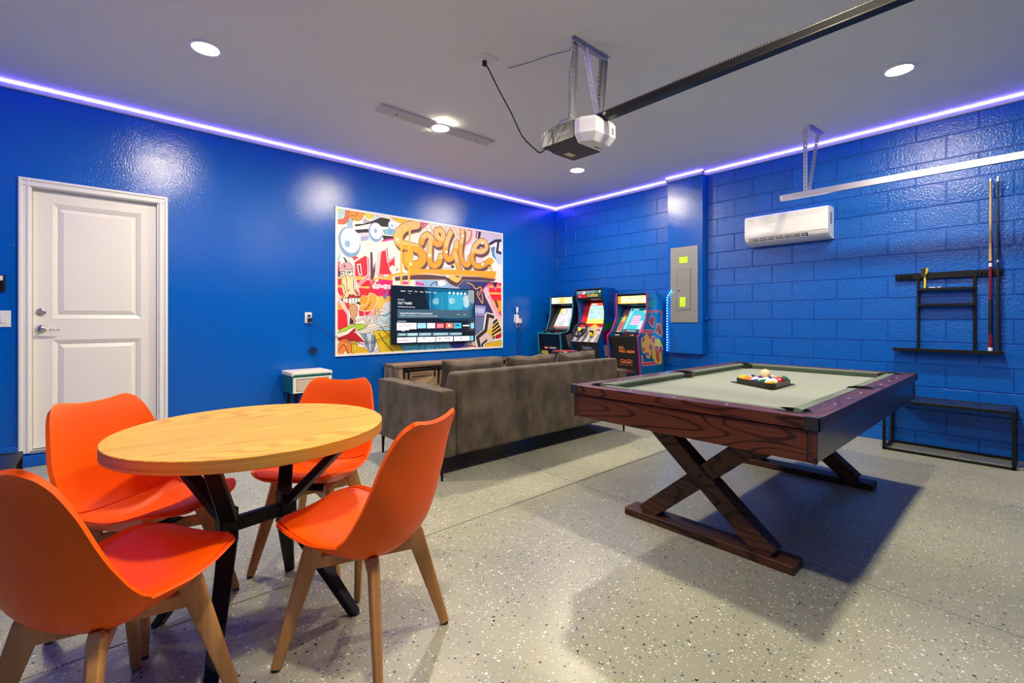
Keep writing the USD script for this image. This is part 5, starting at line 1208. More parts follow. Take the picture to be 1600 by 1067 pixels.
('p',(252,184,90),[[2196,776],[2438,778],[2438,812],[2196,814]]),
('p',(252,184,90),[[2208,880],[2438,875],[2438,905],[2208,908]]),
('p',(246,160,40),[[2270,997],[2438,992],[2438,1157],[2369,1158]]),
('p',(44,36,70),[[2270,734],[2382,728],[2338,797],[2307,804]]),
('p',(236,100,160),[[2369,728],[2394,727],[2331,865],[2288,800],[2331,807]]),
('k',(60,40,30),[[2334,1005],[2369,1086]],None,31),
('p',(236,90,160),[[2070,857],[2208,747],[2221,784],[2112,902],[2172,957]]),
('p',(248,196,204),[[2112,846],[2172,796],[2221,908],[2438,1240],[2438,1318],[2344,1260],[2136,939]]),
('k',(226,110,150),[[2196,951],[2239,955]],None,11),
('k',(226,110,150),[[2217,983],[2260,986]],None,11),
('k',(226,110,150),[[2238,1015],[2281,1017]],None,11),
('k',(226,110,150),[[2258,1047],[2302,1048]],None,11),
('k',(226,110,150),[[2279,1079],[2323,1079]],None,11),
('k',(226,110,150),[[2300,1111],[2344,1110]],None,11),
('k',(226,110,150),[[2321,1143],[2365,1142]],None,11),
('k',(226,110,150),[[2343,1176],[2387,1173]],None,11),
('k',(226,110,150),[[2364,1208],[2408,1205]],None,11),
('p',(130,150,220),[[1954,1070],[2148,1085],[2130,1203],[1954,1219]],(190,130,220),8),
('p',(190,200,240),[[1954,1103],[2130,1114],[2112,1185],[1954,1177]]),
('k',(40,40,90),[[1954,1066],[2166,1075],[2160,1146],[2124,1222],[1954,1228]],None,11),
('p',(100,120,170),[[1954,1232],[2136,1232],[2106,1420],[1971,1511],[1954,1483]],(160,80,190),6),
('p',(228,206,202),[[2172,1184],[2294,1202],[2270,1336],[2221,1450],[2282,1547],[2270,1613],[2136,1609],[2053,1672],[2029,1671],[1994,1511],[2124,1430]]),
('k',(252,246,240),[[2148,1203],[2112,1429],[1965,1520],[2006,1670]],None,29),
('k',(56,48,52),[[2282,1236],[2190,1208],[2148,1430],[2000,1525],[2041,1671]],None,53),
('k',(56,48,52),[[2166,1572],[2082,1626],[2094,1673]],None,31),
('k',(252,246,240),[[2172,1175],[2288,1202]],None,17),
('p',(38,32,40),[[2288,1298],[2356,1260],[2438,1415],[2438,1473],[2294,1566],[2251,1489]]),
('b',(246,200,50),[[2172,1430],[2227,1403],[2257,1451],[2221,1488],[2184,1459]]),
('k',(246,204,60),[[2233,1398],[2382,1293]],None,18),
('k',(246,204,60),[[2243,1438],[2402,1342]],None,18),
('k',(246,204,60),[[2252,1478],[2422,1390]],None,18),
('k',(246,204,60),[[2262,1519],[2442,1439]],None,18),
('b',(190,26,40),[[2313,1548],[2331,1500],[2438,1473],[2438,1541],[2356,1559]],(252,246,240),10),
('b',(232,190,30),[[2136,1661],[2160,1619],[2294,1600],[2419,1580],[2438,1600],[2438,1677],[2294,1681],[2148,1676]],(38,32,40),5),
('b',(244,214,70),[[2319,1644],[2382,1632],[2419,1657]],(38,32,40),3)]
TVART=[('p',(3,22,38),[[7,4],[1258,3],[1258,720],[1,719]]),
('p',(4,54,84),[[445,7],[1243,6],[1246,430],[735,430],[531,278]]),
('p',(8,96,136),[[507,10],[1215,10],[1215,384],[867,407],[632,309],[556,202]]),
('b',(10,100,142),[[1243,191],[1205,268],[1098,329],[948,364],[787,364],[647,334],[552,278],[519,208],[552,137],[647,77],[787,40],[948,33],[1098,60],[1205,117]]),
('b',(12,108,150),[[1209,192],[1173,263],[1075,321],[937,353],[788,354],[658,325],[570,273],[539,208],[570,141],[658,85],[788,50],[937,45],[1075,70],[1173,123]]),
('b',(14,116,158),[[1174,193],[1142,259],[1052,312],[925,342],[788,343],[669,316],[587,268],[559,207],[587,146],[669,93],[788,61],[925,56],[1052,80],[1142,129]]),
('b',(16,124,166),[[1140,194],[1111,254],[1029,303],[914,331],[789,332],[679,308],[605,263],[579,207],[605,150],[679,102],[789,72],[914,67],[1029,89],[1111,135]]),
('b',(18,132,174),[[1106,195],[1080,250],[1006,295],[902,320],[790,321],[690,299],[623,258],[599,207],[623,154],[690,110],[790,83],[902,79],[1006,99],[1080,140]]),
('b',(20,140,180),[[607,70],[814,51],[1086,75],[1186,210],[1045,350],[814,363],[632,233]]),
('b',(60,176,206),[[814,96],[1003,78],[1115,154],[1003,294],[840,296]]),
('b',(170,214,226),[[827,140],[907,126],[921,193],[854,206]]),
('b',(190,214,220),[[1058,110],[1143,96],[1157,222],[1086,247]]),
('b',(130,190,206),[[581,158],[658,134],[670,210],[594,212]]),
('b',(150,160,160),[[1143,15],[1243,11],[1243,185],[1157,153]]),
('k',(60,160,190),[[538,95],[545,354]],None,10),
('k',(60,160,190),[[722,88],[730,352]],None,10),
('k',(60,160,190),[[894,82],[902,351]],None,10),
('k',(60,160,190),[[1045,76],[1053,350]],None,10),
('p',(70,100,116),[[82,290],[1174,286],[1171,395],[82,400]]),
('b',(230,240,244),[[858,63],[856,71],[851,78],[844,82],[836,82],[830,79],[825,72],[823,64],[825,56],[830,49],[836,45],[844,45],[851,48],[856,55]]),
('b',(230,240,244),[[925,63],[923,71],[918,78],[911,82],[904,82],[896,79],[892,73],[890,64],[892,56],[896,49],[904,45],[911,45],[918,48],[923,55]]),
('b',(230,240,244),[[991,63],[989,72],[984,79],[977,83],[969,83],[962,79],[957,73],[955,65],[957,56],[962,49],[969,45],[977,45],[984,48],[989,55]]),
('b',(230,240,244),[[1049,63],[1047,72],[1042,79],[1035,83],[1027,83],[1019,80],[1014,73],[1013,65],[1014,56],[1019,49],[1027,45],[1035,45],[1042,49],[1047,55]]),
('b',(230,240,244),[[1112,64],[1110,72],[1105,79],[1098,83],[1089,83],[1082,80],[1077,73],[1075,65],[1077,56],[1082,50],[1089,45],[1098,45],[1105,49],[1110,55]]),
('p',(252,246,244),[[74,454],[346,458],[346,535],[240,536],[240,549],[74,547]],(255,220,210),3),
('p',(168,226,240),[[358,460],[484,461],[484,528],[358,529]]),
('p',(236,238,238),[[497,460],[619,461],[619,530],[497,530]]),
('p',(222,50,80),[[635,460],[758,462],[758,532],[635,532]]),
('p',(240,120,80),[[777,460],[902,462],[902,533],[777,534]]),
('p',(70,200,224),[[913,461],[1033,463],[1033,535],[913,536]]),
('p',(10,14,22),[[1050,461],[1174,464],[1174,537],[1050,537]]),
('p',(90,200,220),[[1189,461],[1246,464],[1246,538],[1189,539]]),
('p',(250,250,250),[[1056,489],[1169,488],[1169,506],[1056,508]]),
('b',(252,246,240),[[858,495],[856,504],[850,511],[842,515],[833,515],[825,511],[820,504],[818,494],[820,485],[825,478],[833,474],[842,474],[850,478],[856,485]]),
('b',(10,110,150),[[1010,493],[1006,498],[994,503],[978,506],[959,505],[943,503],[932,498],[928,492],[932,486],[943,481],[959,479],[978,479],[994,482],[1006,487]]),
('p',(250,180,190),[[652,479],[743,477],[743,493],[652,494]]),
('p',(250,160,170),[[645,502],[748,500],[748,520],[645,521]]),
('p',(120,160,170),[[82,581],[205,582],[205,619],[82,620]]),
('p',(215,230,232),[[109,596],[189,596],[189,605],[109,606]]),
('p',(170,204,210),[[215,582],[363,583],[363,621],[215,621]]),
('p',(215,230,232),[[242,597],[346,597],[346,607],[242,607]]),
('p',(140,178,186),[[376,583],[563,585],[563,623],[376,623]]),
('p',(215,230,232),[[405,598],[545,599],[545,609],[405,609]]),
('p',(132,170,178),[[581,585],[827,587],[827,625],[581,625]]),
('p',(215,230,232),[[612,600],[808,602],[808,611],[612,611]]),
('p',(120,160,168),[[840,587],[1042,588],[1042,628],[840,628]]),
('p',(215,230,232),[[872,603],[1022,604],[1022,613],[872,614]]),
('p',(244,246,246),[[77,635],[344,636],[344,703],[77,703]]),
('p',(244,246,246),[[356,636],[622,638],[622,706],[356,706]]),
('p',(244,246,246),[[632,638],[897,639],[897,708],[632,709]]),
('p',(244,246,246),[[910,639],[1174,641],[1174,711],[910,712]]),
('p',(120,220,226),[[1186,641],[1236,641],[1236,711],[1186,714]]),
('p',(220,120,140),[[82,670],[242,667],[242,674],[82,677]]),
('b',(40,60,80),[[699,663],[698,667],[695,670],[692,671],[688,671],[684,669],[682,666],[681,662],[682,658],[684,655],[688,654],[692,654],[695,656],[698,659]]),
('b',(60,70,150),[[797,665],[796,669],[793,672],[789,674],[785,674],[782,672],[779,669],[778,665],[779,661],[782,658],[785,656],[789,657],[793,658],[796,661]]),
('b',(60,70,150),[[843,667],[842,670],[839,674],[836,675],[832,675],[828,673],[825,670],[824,666],[825,662],[828,659],[832,658],[836,658],[839,660],[842,663]]),
('b',(60,70,150),[[1033,672],[1032,676],[1030,679],[1026,680],[1022,680],[1018,678],[1015,675],[1014,671],[1015,667],[1018,664],[1022,663],[1026,663],[1030,664],[1032,668]]),
('b',(40,60,80),[[460,656],[459,660],[457,663],[453,665],[449,664],[446,663],[444,660],[443,656],[444,652],[446,649],[449,648],[453,648],[457,650],[459,653]])]
SIDE=[('p',(20,140,130),[[235,114],[357,111],[357,191],[235,194]]),
('k',(226,150,90),[[209,248],[515,245],[540,262],[540,421]],None,29),
('k',(190,30,90),[[209,248],[511,245],[540,263],[540,415]],None,18),
('p',(226,150,90),[[79,520],[108,476],[319,479],[396,528]]),
('p',(190,30,90),[[101,514],[123,485],[311,488],[368,519]]),
('p',(226,150,90),[[73,790],[108,800],[123,884],[396,890],[451,934],[108,932],[76,905]]),
('p',(190,30,90),[[85,807],[99,812],[108,895],[388,900],[420,923],[115,920],[88,898]]),
('p',(226,150,90),[[224,386],[303,291],[384,331],[350,458],[300,442]]),
('p',(226,150,90),[[378,492],[428,395],[515,404],[572,530],[523,585]]),
('p',(196,30,56),[[242,381],[303,306],[365,338],[342,441],[300,430]]),
('p',(190,50,40),[[396,484],[444,416],[499,425],[548,521],[515,563]]),
('b',(228,170,30),[[72,577],[138,563],[227,502],[288,566],[365,560],[396,620],[319,702],[303,752],[257,842],[182,821],[197,764],[108,768],[72,659]],(226,150,90),3),
('b',(228,170,30),[[388,620],[459,592],[523,641],[572,729],[540,788],[548,910],[475,931],[334,846],[326,736]],(226,150,90),3),
('b',(190,30,90),[[93,586],[140,579],[130,628],[96,632]]),
('b',(190,30,90),[[326,584],[378,573],[368,653],[319,626]]),
('b',(190,30,90),[[190,522],[242,515],[303,583],[273,599]]),
('b',(190,30,90),[[250,674],[311,676],[296,735],[257,729]]),
('b',(190,30,90),[[93,685],[152,728],[115,751]]),
('b',(190,30,90),[[197,764],[242,774],[220,823]]),
('p',(200,30,50),[[381,721],[428,723],[475,914],[428,877]]),
('b',(190,30,90),[[491,709],[548,702],[540,780],[499,769]]),
('p',(190,60,40),[[444,724],[491,734],[491,906],[467,879]]),
('b',(120,50,30),[[381,696],[459,699],[459,729],[396,722]])]
TPOS={'search':(124,71),'home':(226,70),'live':(316,70),'shop':(393,72),'disc':(472,71),'apps':(591,72),'time':(1072,96),'spon':(85,177),'hustle':(85,227),'get':(85,265),'goog':(114,349),'safer':(114,375),'later':(959,352),'action':(1065,353),'fav':(85,443),'netflix':(99,505),'netlab':(133,560)}

# ================================================================ FLAT PRINT ON POSTER, SCREEN, CABINETS
def paint(art, pr=None):
    pr = pr or Print()
    for a in art:
        k, c, p = a[:3]; e, w = (a[3], a[4]) if len(a) > 3 else (None, 1)
        if k == 'p': pr.poly(c, p, e, w)
        elif k == 'b': pr.blob(c, p, e, w)
        elif k == 'h':                                   # pale diagonal hatching on the upper part of a fat stroke
            st = sg.LineString(spline(np.array(p, float), 5)).buffer(w / 2); x0, y0, x1, y1 = st.bounds; y1 = y0 + (y1 - y0) * e[0] / 100
            pr.add(c, shapely.union_all([sg.LineString([(x0 - 400, y0 + q), (x1 + 400, y0 + q - .42 * (x1 - x0 + 800))]).buffer(3.4) for q in range(0, 900, 17)]).intersection(st).intersection(sg.box(x0, y0 - 5, x1, y1)))
        else: pr.line(c, p, w, k == 'l')
    return pr
mp = paint(MURAL).clip(sg.box(10, 10, (MX1 - MX0) * 1000 - 10, (MZ1 - MZ0) * 1000 - 10))
mp.mesh('print', (MX0, -.0112, MZ1), (1, 0, 0), (0, 0, -1), 'print', mu, .001)
tp = paint(TVART)
def tvt(k, txt, h, c=(235, 244, 246), bold=True, sq=1.0): tp.text(c, txt, TPOS[k][0], TPOS[k][1], h, bold, sq)
for k, s in (('search', 'Search'), ('home', 'Home'), ('live', 'Live'), ('shop', 'Shop'), ('disc', 'Discover'), ('apps', 'Apps')): tvt(k, s, 15)
tvt('time', '11:21', 20); tvt('spon', 'Sponsored', 13); tvt('hustle', '24/7 Hustle', 31, sq=.82); tvt('get', 'Visit the great vault of the streets', 13, sq=.85)
tvt('goog', 'Google Play Movies & TV is becoming Shop', 21, sq=.78); tvt('safer', 'A better and more streamlined way to buy and rent content. It’s easy, it’s together', 11, sq=.93)
tvt('later', 'Later', 11); tvt('action', 'Action', 11); tvt('fav', 'Favorite Apps', 13); tvt('netflix', 'NETFLIX', 30, (226, 150, 140), False); tvt('netlab', 'Netflix', 12)
tp.rect((235, 244, 246), TPOS['home'][0] + 10, TPOS['home'][1] + 18, TPOS['home'][0] + 40, TPOS['home'][1] + 22)
tp.clip(sg.box(9, 9, (TVX1 - TVX0) * 1000 - 9, (TVZ1 - TVZ0) * 1000 - 15))
tp.mesh('screen', (TVX0, TVY - .0004, TVZ1), (1, 0, 0), (0, 0, -1), 'screen', tv, .001, label='lit screen with a menu of films and apps')

# ================================================================ ARCADE CABINETS
def interp_x(front, z):
    f = sorted(front, key=lambda q: q[1]); return float(np.interp(z, [q[1] for q in f], [q[0] for q in f]))
def cabinet(name, label, y0, y1, front, mats, seat_z, cp_z, marq, scr):
    """Upright arcade cabinet with its back to the block wall; y0 < y1; front: side outline (x, z) from top to floor."""
    side_m, edge_m, in_m, body_m = mats
    t = thing(name, label, 'arcade machine', (-.32, (y0 + y1) / 2, 0), group='arcade cabinets in the corner'); th_ = .017
    back = [(-.045, .0), (-.045, front[0][1] - .22), (-.085, front[0][1] - .06), (-.17, front[0][1] - .008), (-.28, front[0][1])]
    fr = spline([(*q,) for q in front[:-3]], 6).tolist() + [list(q) for q in front[-2:]]
    g = sg.Polygon(fr + back).buffer(0)
    for y, nm in ((y0, 'side_panel'), (y1 - th_, 'side_panel')):
        s = obj(nm, prism(g, (0, y + th_, 0), (1, 0, 0), (0, 0, 1), th_), side_m, t)
        pts = [(q[0] - .0015, y + th_ / 2, q[1]) for q in fr]
        obj('edge_moulding', cat_(*[beam(a, b, th_ + .003, .006, up=np.cross(np.array(b) - a, (0, 1, 0)), c=.0015) for a, b in zip(map(np.array, pts[:-1]), map(np.array, pts[1:])) if np.linalg.norm(b - a) > .004]), edge_m, s)
    a, b = y0 + th_, y1 - th_; zt = front[0][1]
    def slab(nm, p, q, m, th=.012, extra=0):           # board across the cabinet from (x, z) p to q
        p, q = np.array(p, float), np.array(q, float); d = (q - p) / np.linalg.norm(q - p); n = np.array((-d[1], d[0])) * th
        return obj(nm, hull([(x, y, z) for x, z in (p, q, p + n, q + n) for y in (a, b)]), m, t)
    slab('roof', (-.07, zt - .03), (front[0][0] + .01, zt - .008), body_m)
    slab('back_panel', (-.06, .01), (-.06, zt - .2), body_m)
    mz0, mz1 = marq; xm = interp_x(front, (mz0 + mz1) / 2) + .012
    slab('marquee_shelf', (xm + .02, mz0 - .012), (xm + .16, mz0 - .03), in_m)
    obj('marquee_box', box((xm + .004, a, mz0), (xm + .05, b, mz1)), body_m, t)
    (sx0, sz0), (sx1, sz1) = scr                           # monitor board: top and bottom
    slab('monitor_board', (sx0, sz0), (sx1, sz1), in_m)
    slab('recess', (xm + .15, mz0 - .03), (sx0, sz0), in_m)
    xc = interp_x(front, cp_z)
    slab('control_panel', (xc + .014, cp_z - .004), (sx1 - .0, cp_z + .004), body_m, -.02)
    slab('sill', (sx1, cp_z + .004), (sx1, sz1), in_m)
    zf = [q for q in front if q[1] < cp_z - .01]
    f2 = [(xc, cp_z - .012)] + zf[:-1] + [(zf[-1][0], .0)]
    for p, q in zip(f2[:-1], f2[1:]): slab('front_panel', (p[0] + .016, p[1]), (q[0] + .016, q[1]), body_m)
    fx = zf[-1][0] + .005
    obj('riser_seam', box((fx - .002, a, .315), (fx + .02, b, .321)), 'dark_gap', t)
    d = np.array((sx1 - sx0, sz1 - sz0)); L = np.linalg.norm(d); d /= L; nrm = np.array((d[1], -d[0]))
    if nrm[0] > 0: nrm = -nrm
    return t, a, b, xm, xc, (np.array((sx0, sz0)), d, nrm, L)

# --- right: maroon-edged turquoise cabinet
front = [(-.437, 1.496), (-.434, 1.40), (-.430, 1.276), (-.455, 1.17), (-.500, 1.075), (-.560, .995), (-.636, .938), (-.636, .925), (-.585, .786), (-.576, .476), (-.576, 0)]
t, a, b, xm, xc, (S0, sd, sn, sL) = cabinet('arcade_cabinet', 'turquoise arcade cabinet with magenta edges, rightmost of the three beside the electrical enclosure', -1.982, -1.508, front, ('cabinet_blue', 'trim_magenta', 'cabinet_navy', 'black_plastic'), 0, .940, (1.352, 1.462), ((-.215, 1.335), (-.475, .962)))
paint(SIDE).mesh('side_art', (-.64, -1.9828, 1.5), (1, 0, 0), (0, 0, -1), 'print', t, .001, label='printed yellow and magenta frame shapes')
W_ = b - a
pm = Print().rect((250, 236, 170), 0, 0, W_, .110).rect((228, 160, 40), 0, 0, .05, .11)
for i in range(22): pm.disc(((252, 246, 214), (240, 206, 90), (246, 226, 160))[i % 3], .08 + i * .0158, .03 + (i * 37 % 50) / 1000, .012, .018)
pm.text((250, 250, 236), 'MS. PAC-MAN', .075, .082, .046, True).rect((236, 190, 80), .06, .095, W_ - .02, .104)
pm.clip(sg.box(.004, .004, W_ - .004, .106)).mesh('marquee', (xm, b, 1.462), (0, -1, 0), (0, 0, -1), 'marquee', t, label='lit yellow marquee')
def on_board(u, v, off=.014): q = S0 + sd * v + sn * off; return (q[0], b - u, q[1])
def board_print(pr, nm, m, u0, v0, off=.014, label=None):
    return pr.mesh(nm, None, (1, 0, 0), (0, 1, 0), m, t, label=label, surf=lambda v: np.array([on_board(u0 + x, v0 + y, off) for x, y in v]))
bz = Print().rect((14, 96, 140), 0, 0, W_, sL - .03).poly((228, 170, 40), [(.04, 0), (.095, 0), (.075, .42), (.02, .42)]).poly((196, 26, 90), [(.048, .01), (.087, .01), (.080, .15), (.040, .15)]).poly((190, 30, 70), [(.036, .26), (.072, .26), (.067, .40), (.028, .40)])
bz.poly((228, 170, 40), [(W_ - .04, 0), (W_ - .095, 0), (W_ - .075, .42), (W_ - .02, .42)]).poly((196, 26, 90), [(W_ - .048, .01), (W_ - .087, .01), (W_ - .08, .4), (W_ - .03, .4)])
board_print(bz, 'bezel_art', 'print', 0, .015, .0128)
sc = Print().rect((70, 206, 216), 0, 0, .265, .335).rect((20, 60, 90), .02, .004, .24, .035).rect((236, 246, 248), .04, .012, .13, .028)
sc.poly((150, 236, 238), [(.0, .05), (.06, .05), (.03, .33), (.0, .335)]).poly((244, 190, 232), [(.08, .12), (.20, .12), (.205, .27), (.075, .27)]).disc((226, 226, 160), .235, .05, .025)
for i in range(7): sc.rect((226, 140, 206) if i % 2 else (250, 226, 246), .085, .14 + i * .018, .195, .147 + i * .018)
sc.rect((230, 130, 190), .07, .105, .20, .110).poly((190, 240, 240), [(.21, .2), (.26, .2), (.26, .33), (.20, .33)])
board_print(sc, 'screen', 'screen', .105, .055, .0150, 'lit turquoise screen')
board_print(Print().rect((10, 20, 30), 0, 0, .20, .03).rect((180, 226, 226), .03, .008, .17, .022), 'screen_caption', 'screen', .14, .398, .0155)
for i, (dx, dy, m) in enumerate(((.05, .09, 'white_plastic'), (.045, .13, 'white_plastic'), (.06, .30, 'red_plastic'), (.05, .34, 'yellow_plastic'))):
    obj('button', cyl((xc + dx, b - dy, .943), (xc + dx, b - dy, .958), .013, 12, .004), m, t, 30)
js = obj('joystick', cat_(cyl((xc + .06, b - .235, .943), (xc + .06, b - .235, .995), .004, 8), move(trimesh.creation.icosphere(2, .014), (xc + .06, b - .235, 1.0))), 'red_plastic', t, 40)
pf = Print().text((250, 150, 60), 'MS.', 0, 0, .034, True).text((250, 140, 50), 'PAC-MAN', 0, .046, .034, True)
pf.mesh('front_lettering', (-.5765, -1.655, .772), (0, -1, 0), (0, 0, -1), 'print', t, label='orange lettering')
pf = Print()
for k in range(3): pf.line((226, 120, 70), [(0, .02 + k * .03), (.03, .0 + k * .03), (.08, .012 + k * .03), (.14, .0 + k * .03), (.19, .02 + k * .03)], .006 - k * .001)
pf.text((236, 130, 60), 'GALAGA', .025, .046, .026, True)
pf.mesh('front_emblem', (-.5765, -1.672, .640), (0, -1, 0), (0, 0, -1), 'print', t, label='orange outlined emblem')

# --- middle: racing cabinet with steering wheel
front = [(-.462, 1.592), (-.460, 1.52), (-.452, 1.44), (-.412, 1.34), (-.398, 1.25), (-.404, 1.15), (-.424, 1.049), (-.455, 1.00), (-.560, .832), (-.560, .818), (-.512, .721), (-.50, .45), (-.50, 0)]
y0m, y1m = -1.302, -.818
t, a, b, xm, xc, (S0, sd, sn, sL) = cabinet('arcade_cabinet', 'blue racing arcade cabinet with a steering wheel, tallest of the three in the middle', y0m, y1m, front, ('wall_paint', 'black_plastic', 'cabinet_navy', 'black_plastic'), 0, .826, (1.452, 1.560), ((-.215, 1.425), (-.365, 1.02)))
W_ = b - a
pm = Print().rect((30, 66, 70), 0, 0, W_, .108).poly((110, 150, 170), [(.0, .0), (W_, .0), (W_, .035), (.0, .05)]).blob((200, 24, 40), [(.02, .06), (.08, .045), (.16, .06), (.19, .09), (.12, .105), (.03, .1)]).blob((250, 226, 226), [(.10, .02), (.13, .005), (.16, .02), (.15, .05), (.11, .05)])
pm.blob((250, 110, 110), [(.115, .02), (.135, .012), (.145, .03), (.12, .036)]).text((240, 200, 60), 'OutRun', .19, .088, .040, True).blob((40, 120, 60), [(.33, .02), (.37, .0), (.42, .01), (.43, .04), (.38, .045)]).disc((236, 240, 230), .41, .02, .014).disc((240, 240, 236), .06, .082, .008)
pm.clip(sg.box(.004, .004, W_ - .004, .104)).mesh('marquee', (xm, b, 1.560), (0, -1, 0), (0, 0, -1), 'screen', t, label='lit marquee with a red sports car')
board_print(Print().rect((196, 14, 16), 0, 0, W_, sL).poly((226, 30, 24), [(0, .05), (.10, .05), (.09, sL), (.0, sL)]), 'bezel_art', 'print', 0, 0, .0128)
sc = Print().rect((190, 240, 244), 0, 0, .30, .315).rect((246, 90, 50), 0, 0, .30, .040).rect((255, 244, 240), .02, .01, .12, .03).disc((255, 250, 246), .26, .03, .022).rect((250, 240, 120), 0, .245, .30, .315).rect((226, 232, 90), .0, .275, .3, .285)
gq = np.random.default_rng(11)
for i in range(26):
    x, y = gq.uniform(.01, .25), gq.uniform(.055, .235); sc.rect([(250, 252, 250), (90, 200, 220), (120, 210, 120), (250, 190, 120), (246, 150, 90), (180, 226, 150)][i % 6], x, y, x + gq.uniform(.015, .05), y + gq.uniform(.006, .016))
board_print(sc, 'screen', 'screen', .10, .045, .0150, 'lit pale screen')
board_print(Print().poly((240, 196, 30), [(.06, .06), (.16, 0), (.26, .06)]), 'chevron', 'print', .10, .362, .0140)
# inclined dashboard
D0, D1 = np.array((-.424, 1.035)), np.array((-.560, .832)); dd = (D1 - D0) / np.linalg.norm(D1 - D0); dn = np.array((dd[1], -dd[0])); dn = dn if dn[0] < 0 else -dn
DL = np.linalg.norm(D1 - D0)
obj('dashboard', hull([(q[0], y, q[1]) for q in (D0 + (.012, 0), D1 + (.012, 0), D0 + (.012, 0) + dn * .012, D1 + (.012, 0) + dn * .012) for y in (a, b)]), 'dash_grey', t)
def dash(u, v, o): q = D0 + (.012, 0) + dd * v + dn * (.012 + o); return np.array((q[0], b - u, q[1]))
dp = Print().rect((176, 176, 172), 0, 0, W_, DL)
for i in range(8): dp.poly((120, 122, 126) if i % 2 else (206, 206, 200), [(.03 + i * .055, .12), (.055 + i * .055, .12), (.045 + i * .055, DL), (.015 + i * .055, DL)])
dp.rect((220, 60, 40), .30, .035, .42, .055).rect((240, 190, 40), .29, .03, .33, .06)
dp.mesh('dash_art', None, (1, 0, 0), (0, 1, 0), 'print', t, surf=lambda v: np.array([dash(x, y, .0006) for x, y in v]))
def plane_mesh(m, u, v, o):
    """Puts a mesh modelled around z onto the dashboard."""
    T = np.eye(4); T[:3, 0] = (0, -1, 0); T[:3, 1] = (dd[0], 0, dd[1]); T[:3, 2] = (dn[0], 0, dn[1]); T[:3, 3] = dash(u, v, o); m = tri(m).copy(); m.apply_transform(T); trimesh.repair.fix_normals(m); return m
wh = obj('steering_wheel', plane_mesh(trimesh.creation.torus(.110, .0145, 40, 10), .135, .095, .075), 'black_rubber', t, True)
obj('spoke', plane_mesh(cat_(box((-.10, -.016, -.006), (.10, .016, .006), .003), box((-.016, 0, -.006), (.016, .10, .006), .003), cyl((0, 0, -.07), (0, 0, 0), .02, 12)), .135, .095, .075), 'black_plastic', wh)
obj('wheel_hub', plane_mesh(cyl((0, 0, 0), (0, 0, .016), .030, 20, .006), .135, .095, .075), 'yellow_plastic', wh, 30)
sh = obj('gear_shifter', plane_mesh(cat_(cyl((0, 0, 0), (0, 0, .07), .010, 10), rbox((-.03, -.012, .06), (.04, .012, .088), .01)), .345, .115, .0), 'black_plastic', t, 40)
obj('shifter_boot', plane_mesh(cat_(cyl((0, 0, 0), (0, 0, .022), .045, 16, .006)), .32, .11, .0), 'yellow_plastic', t, 30)
obj('button', plane_mesh(cyl((0, 0, 0), (0, 0, .014), .012, 12, .003), .40, .045, 0), 'red_plastic', t, 30); obj('button', plane_mesh(cyl((0, 0, 0), (0, 0, .014), .012, 12, .003), .35, .045, 0), 'yellow_plastic', t, 30)
Print().text((150, 170, 226), 'OutRun', 0, 0, .036, True, shear=-12).rect((226, 150, 70), .0, .008, .13, .013).mesh('front_lettering', (-.524, b - .165, .742), (0, -1, 0), (.18, 0, -.98), 'print', t, label='pale lettering')
sd_ = Print().poly((14, 70, 150), [(.19, .0), (.40, .0), (.40, .40), (.08, .40), (.12, .2)]).blob((90, 140, 200), [(.30, .08), (.36, .06), (.37, .22), (.33, .30), (.28, .36), (.26, .30)]).poly((16, 120, 40), [(.02, .50), (.40, .42), (.40, .54), (.06, .60)]).poly((120, 10, 50), [(-.02, .60), (.40, .54), (.40, .72), (.04, .76)]).poly((200, 190, 170), [(.02, .80), (.30, .76), (.40, .95), (.06, .95)])
sd_.clip(sg.Polygon([(x + .46, 1.59 - z) for x, z in front[:-1]] + [(.40, 1.0), (.40, .1), (.3, .01)]).buffer(-.012)).mesh('side_art', (-.46, y0m - .0008, 1.59), (1, 0, 0), (0, 0, -1), 'print', t)
obj('coin_door', box((-.503, b - .33, .34), (-.495, b - .12, .56), .003), 'black_plastic', t)

# --- left: black cabinet with pale blue edges
front = [(-.378, 1.506), (-.372, 1.44), (-.368, 1.366), (-.385, 1.22), (-.425, 1.09), (-.475, .985), (-.645, .948), (-.645, .932), (-.604, .760), (-.59, .45), (-.59, 0)]
y0l, y1l = -.700, -.232
t, a, b, xm, xc, (S0, sd, sn, sL) = cabinet('arcade_cabinet', 'black arcade cabinet with pale blue edges, leftmost of the three in the room corner', y0l, y1l, front, ('cabinet_navy', 'trim_cyan', 'cabinet_navy', 'cabinet_navy'), 0, .950, (1.385, 1.490), ((-.180, 1.36), (-.420, .985)))
W_ = b - a
pm = Print().rect((250, 240, 200), 0, 0, W_, .105)
gq = np.random.default_rng(5)
for i in range(40):
    x, y = gq.uniform(0, W_), gq.uniform(0, .105); pm.blob([(252, 248, 230), (246, 220, 130), (240, 190, 150), (230, 220, 170), (206, 226, 226)][i % 5], [(x + .02 * gq.normal(), y + .014 * gq.normal()) for _ in range(5)])
pm.disc((246, 196, 20), W_ * .52, .05, .038, .045).disc((250, 226, 90), W_ * .52, .052, .022, .028)
pm.clip(sg.box(.004, .004, W_ - .004, .101)).mesh('marquee', (xm, b, 1.490), (0, -1, 0), (0, 0, -1), 'marquee', t, label='lit cream marquee with a yellow emblem')
board_print(Print().rect((70, 62, 66), 0, 0, W_, sL).rect((190, 150, 140), .08, sL - .06, W_ - .02, sL - .03).rect((150, 70, 70), .08, sL - .045, W_ - .02, sL - .038), 'bezel_art', 'print', 0, 0, .0128)
sc = Print().rect((236, 232, 248), 0, 0, .315, .325)
